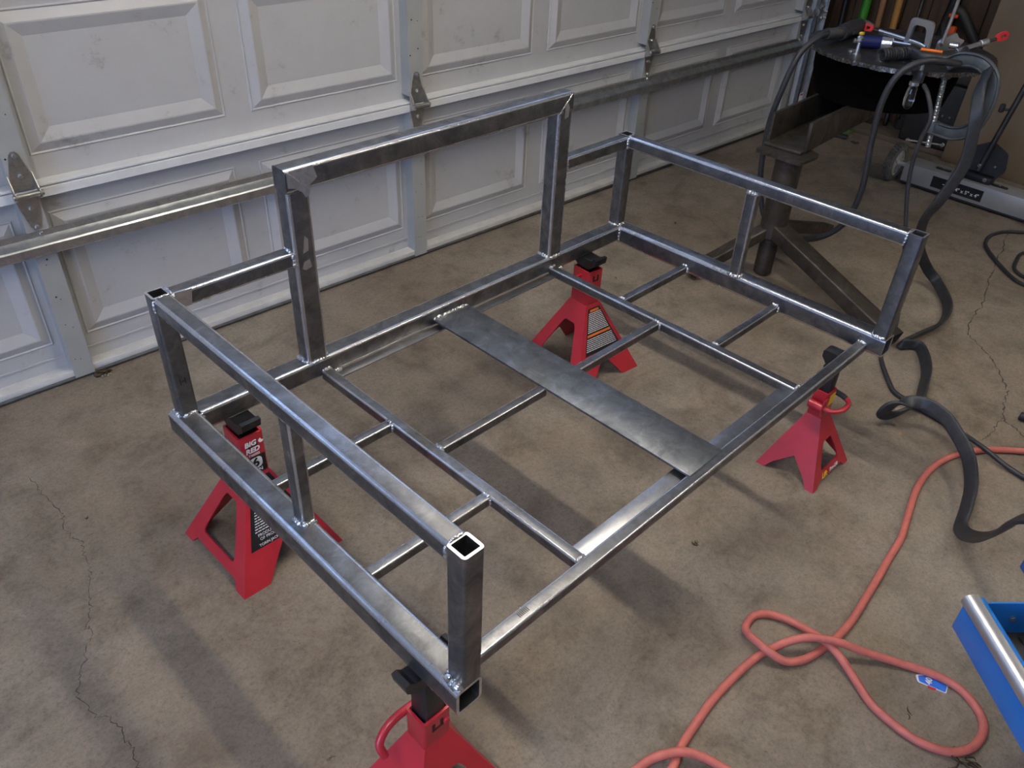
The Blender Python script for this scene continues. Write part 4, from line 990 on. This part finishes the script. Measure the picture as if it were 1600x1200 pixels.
# ================================================================== BY THE RIGHT WALL
pw = box('plywood_sheet', (0, -1.30, 0.0), (0.018, 0, 1.24), 'plywood', None, 0.002)
pw.location = (5.165, -0.843, 0.001); pw.rotation_euler = (0, math.radians(3.0), 0)
tag(pw, 'tan plywood sheet leaning upright behind the magnetic sweeper', 'plywood')
tb = tag(empty('tool_box', (5.315, -0.70, 0.030), 0.0), 'black plastic case standing on the kerb behind the round table', 'case')
box('case_body', (-0.10, -0.14, 0.0), (0.10, 0.14, 0.34), 'rubber_black', tb, 0.015, 3)
box('case_lid', (-0.104, -0.142, 0.345), (0.104, 0.142, 0.42), 'rubber_black', tb, 0.015, 3)
for y in (-0.10, -0.06, 0.06): rod('latch_stud', (-0.100, y, 0.18), (-0.106, y, 0.18), 0.006, 'chrome', tb, 8)
box('latch', (-0.114, -0.02, 0.31), (-0.100, 0.03, 0.38), 'rubber_black', tb, 0.004)
# long tools standing against the boards
def long_tool(name, y0, y1, z1, r, mat, label, cat='long tool', kind=None, x0=5.34, x1=5.440):
    t = tag(empty(name, (x0, y0, 0.030)), label, cat, 'long-handled tools against the wooden wall')
    rod('shaft', (0, 0, 0.0 if kind != 'head' else 0.22), (x1 - x0, y1 - y0, z1), r, mat, t, 14)
    return t
def spade(t, w=0.04):
    bm = bmesh.new(); bm_box(bm, (-0.01, -w, 0.0), (0.004, w, 0.25), 0.004)
    obj('blade', bm, 'rusty_steel', t, auto=0.6); rod('socket', (0, 0, 0.21), (0.015, 0, 0.36), 0.021, 'rusty_steel', t, 12)
a = long_tool('black_pole', -0.010, 0.085, 1.45, 0.014, 'paint_black', 'thin black pole leaning on the wooden wall beside the door track', 'pole')
lathe('foot_cap', [(0.014, 0.0), (0.019, 0.004), (0.019, 0.03), (0.014, 0.034)], 'rubber_black', a, n=14)
a = long_tool('leaf_rake_handle', -0.110, -0.075, 1.50, 0.025, 'plastic_green', 'bright green handle leaning on the wooden wall above the torch', 'tool handle')
box('ferrule', (-0.027, -0.027, 0.0), (0.027, 0.027, 0.10), 'plastic_green', a, 0.008)
a = long_tool('spade', -0.215, -0.150, 1.42, 0.016, 'handle_brown', 'brown wooden handled spade leaning on the wooden wall', 'spade', 'head'); spade(a)
a = long_tool('shovel', -0.310, -0.225, 1.48, 0.018, 'handle_yellow', 'golden yellow wooden handled shovel leaning on the wooden wall', 'shovel', 'head'); spade(a)
a = long_tool('pry_bar', -0.405, -0.375, 1.35, 0.010, 'table_steel', 'slim dark steel bar leaning on the wooden wall', 'steel bar', x0=5.38)
lathe('bar_tip', [(0.010, 0), (0.014, 0.01), (0.014, 0.06), (0.010, 0.07)], 'table_steel', a, n=12)
a = long_tool('post_digger', -0.485, -0.620, 1.40, 0.026, 'paint_black', 'thick black tool handle leaning behind the raised clamp handle', 'tool handle', x0=5.40, x1=5.448)
lathe('foot_cap', [(0.026, 0.0), (0.032, 0.004), (0.032, 0.05), (0.026, 0.055)], 'rubber_black', a, n=16)
# black and orange power tool standing on the case
lp = tag(empty('hedge_trimmer', (5.315, -0.70, 0.4505), 0.0), 'black and orange power tool standing on the black case beside the plywood', 'power tool')
box('body', (-0.07, -0.13, 0.0), (0.07, 0.08, 0.10), 'rubber_black', lp, 0.03, 3)
sweep('grip', [(0.0, 0.10, 0.24), (0.0, 0.09, 0.255), (0.0, 0.05, 0.24), (0.0, 0.0, 0.185), (0.0, -0.06, 0.12), (0.0, -0.10, 0.06)], 0.024, 'rubber_black', lp, 12, 8)
sweep('front_loop', [(0.0, 0.10, 0.24), (0.0, 0.125, 0.18), (0.0, 0.10, 0.10), (0.0, 0.05, 0.05)], 0.018, 'rubber_black', lp, 10, 8)
box('trigger', (-0.02, 0.055, 0.13), (0.015, 0.095, 0.175), 'plastic_orange', lp, 0.010)
box('collar', (-0.028, 0.060, 0.215), (0.028, 0.110, 0.235), 'plastic_orange', lp, 0.008)
# green rake head lying on the floor
rk = tag(empty('rake_head', (5.06, -0.34, 0.0), 0.2), 'bright green plastic rake head lying on the floor by the door track', 'rake head')
for i in range(8):
    y_ = i * 0.016
    sweep('tine', [(0, y_, 0.012), (0.03, y_ + 0.004 * i, 0.060), (0.085, y_ + 0.006 * i, 0.055), (0.115, y_ + 0.007 * i, 0.004)], 0.0034, 'plastic_green', rk, 6, 5)
box('hub', (-0.03, -0.01, 0.0), (0.012, 0.125, 0.022), 'rubber_black', rk, 0.006)
# black cord coil near the right edge
tag(sweep('power_cord', [(4.75, -1.66, .008), (4.644, -1.578, .008), (4.539, -1.504, .008), (4.474, -1.445, .008), (4.378, -1.420, .008), (4.277, -1.437, .008), (4.203, -1.480, .008), (4.117, -1.554, .008), (4.040, -1.634, .008), (4.007, -1.697, .008), (4.02, -1.784, .008), (4.15, -1.83, .008), (4.30, -1.76, .008), (4.375, -1.669, .008), (4.316, -1.585, .008), (4.205, -1.594, .008), (4.113, -1.623, .008), (4.075, -1.685, .010), (4.10, -1.76, .020), (4.19, -1.90, .010), (4.4, -2.0, .008)], 0.0075, 'hose_black', None, 10, 8), 'black power cord looped on the floor beyond the sweeper', 'cord')
tag(sweep('cord_plug', [(3.072, -2.022, .012), (3.07, -2.06, .014), (3.075, -2.12, .013), (3.10, -2.22, .010)], 0.014, 'rubber_black', None, 10, 6, rfun=lambda t: 1.0 - 0.35 * t), 'black rubber plug end lying at the far right edge of the floor', 'plug')

# ================================================================== SMALL LITTER
def litter(name, x, y, s, mat, label, cat, n=5):
    bm = bmesh.new()
    for k in range(n):
        a = random.uniform(0, 2 * PI); l = s * random.uniform(0.5, 1.1)
        c = Vector((random.uniform(-s, s) * 0.4, random.uniform(-s, s) * 0.4, 0.002))
        pts = [c + Vector((math.cos(a + w) * l * q, math.sin(a + w) * l * q, 0.003 + 0.006 * random.random() * q)) for q, w in ((0, 0), (0.4, 0.3), (0.8, 0.1), (1.0, -0.2))]
        bm_sweep(bm, catmull(pts, 3), s * random.uniform(0.05, 0.16), 6, ry=s * 0.04, rfun=lambda t: 0.3 + math.sin(PI * min(max(t, 0.05), 0.95)))
    o = obj(name, bm, mat, None, smooth=True); o.location = (x, y, 0.001)
    return tag(o, label, cat)
litter('leaf_clump', 1.015, -0.012, 0.034, 'leaf_brown', 'dark clump of dry leaf litter at the foot of the garage door stile', 'leaf litter', 16)
litter('pale_chip', 1.028, -0.030, 0.020, 'debris_pale', 'pale wood chip in front of the leaf clump by the garage door', 'wood chip', 3)
litter('dry_leaf', 1.861, -1.683, 0.016, 'leaf_brown', 'small crumpled brown leaf on the open floor right of the frame', 'leaf', 6)
litter('yellow_crumb', 2.694, -1.819, 0.008, 'handle_yellow', 'tiny yellow crumb on the floor beneath the flat black lead', 'crumb', 4)
litter('pine_needles', 1.795, -2.385, 0.030, 'leaf_brown', 'tangle of dry brown needles under the bottom of the red hose loop', 'leaf litter', 12)
litter('twig', 1.815, -2.262, 0.020, 'leaf_brown', 'thin bent twig lying inside the red hose loop', 'twig', 2)
litter('leaf_scrap', 5.02, -0.42, 0.030, 'leaf_brown', 'brown leaf scraps on the floor beside the green rake head', 'leaf litter', 6)
for i, (x, y) in enumerate(((3.62, -0.60), (3.35, -0.45), (2.75, -0.62), (0.75, -0.62))):
    litter('floor_speck', x, y, 0.012, 'leaf_brown', ('dark speck on the floor left of the table legs', 'dark speck on the floor near the garage door beyond the frame', 'dark speck on the floor behind the right end of the frame', 'dark speck on the floor near the left crack')[i], 'debris', 3)

# ================================================================== SHOP LIGHTS
def shop_light(x, y, z, along, label, tube='tube_warm'):
    t = tag(empty('shop_light', (x, y, z), 0 if along == 'x' else PI / 2), label, 'shop light', 'ceiling shop lights')
    bm = bmesh.new()
    pf = [(-0.060, 0.0), (-0.042, 0.06), (0.042, 0.06), (0.060, 0.0), (0.057, 0.0), (0.040, 0.057), (-0.040, 0.057), (-0.057, 0.0)]
    a = [bm.verts.new((-0.62, p, q)) for p, q in pf]; b = [bm.verts.new((0.62, p, q)) for p, q in pf]
    for i in range(len(pf)): bm.faces.new((a[i], a[(i + 1) % len(pf)], b[(i + 1) % len(pf)], b[i]))
    bm.faces.new(a[::-1]); bm.faces.new(b)
    obj('reflector', bm, 'door_white', t)
    for s in (-0.022, 0.022): rod('tube', (-0.60, s, 0.022), (0.60, s, 0.022), 0.016, tube, t, 12)
    for s in (-0.5, 0.5): rod('chain', (s, 0, 0.06), (s, 0, H - z), 0.004, 'galvanised', t, 6)
shop_light(1.93, -1.25, 2.42, 'y', 'warm white twin-tube shop light hanging over the steel frame')
shop_light(-0.15, -2.30, 2.42, 'y', 'neutral white twin-tube shop light hanging left of the camera', 'tube_neutral')
shop_light(3.45, -3.30, 2.42, 'y', 'warm white twin-tube shop light hanging over the right rear of the garage')
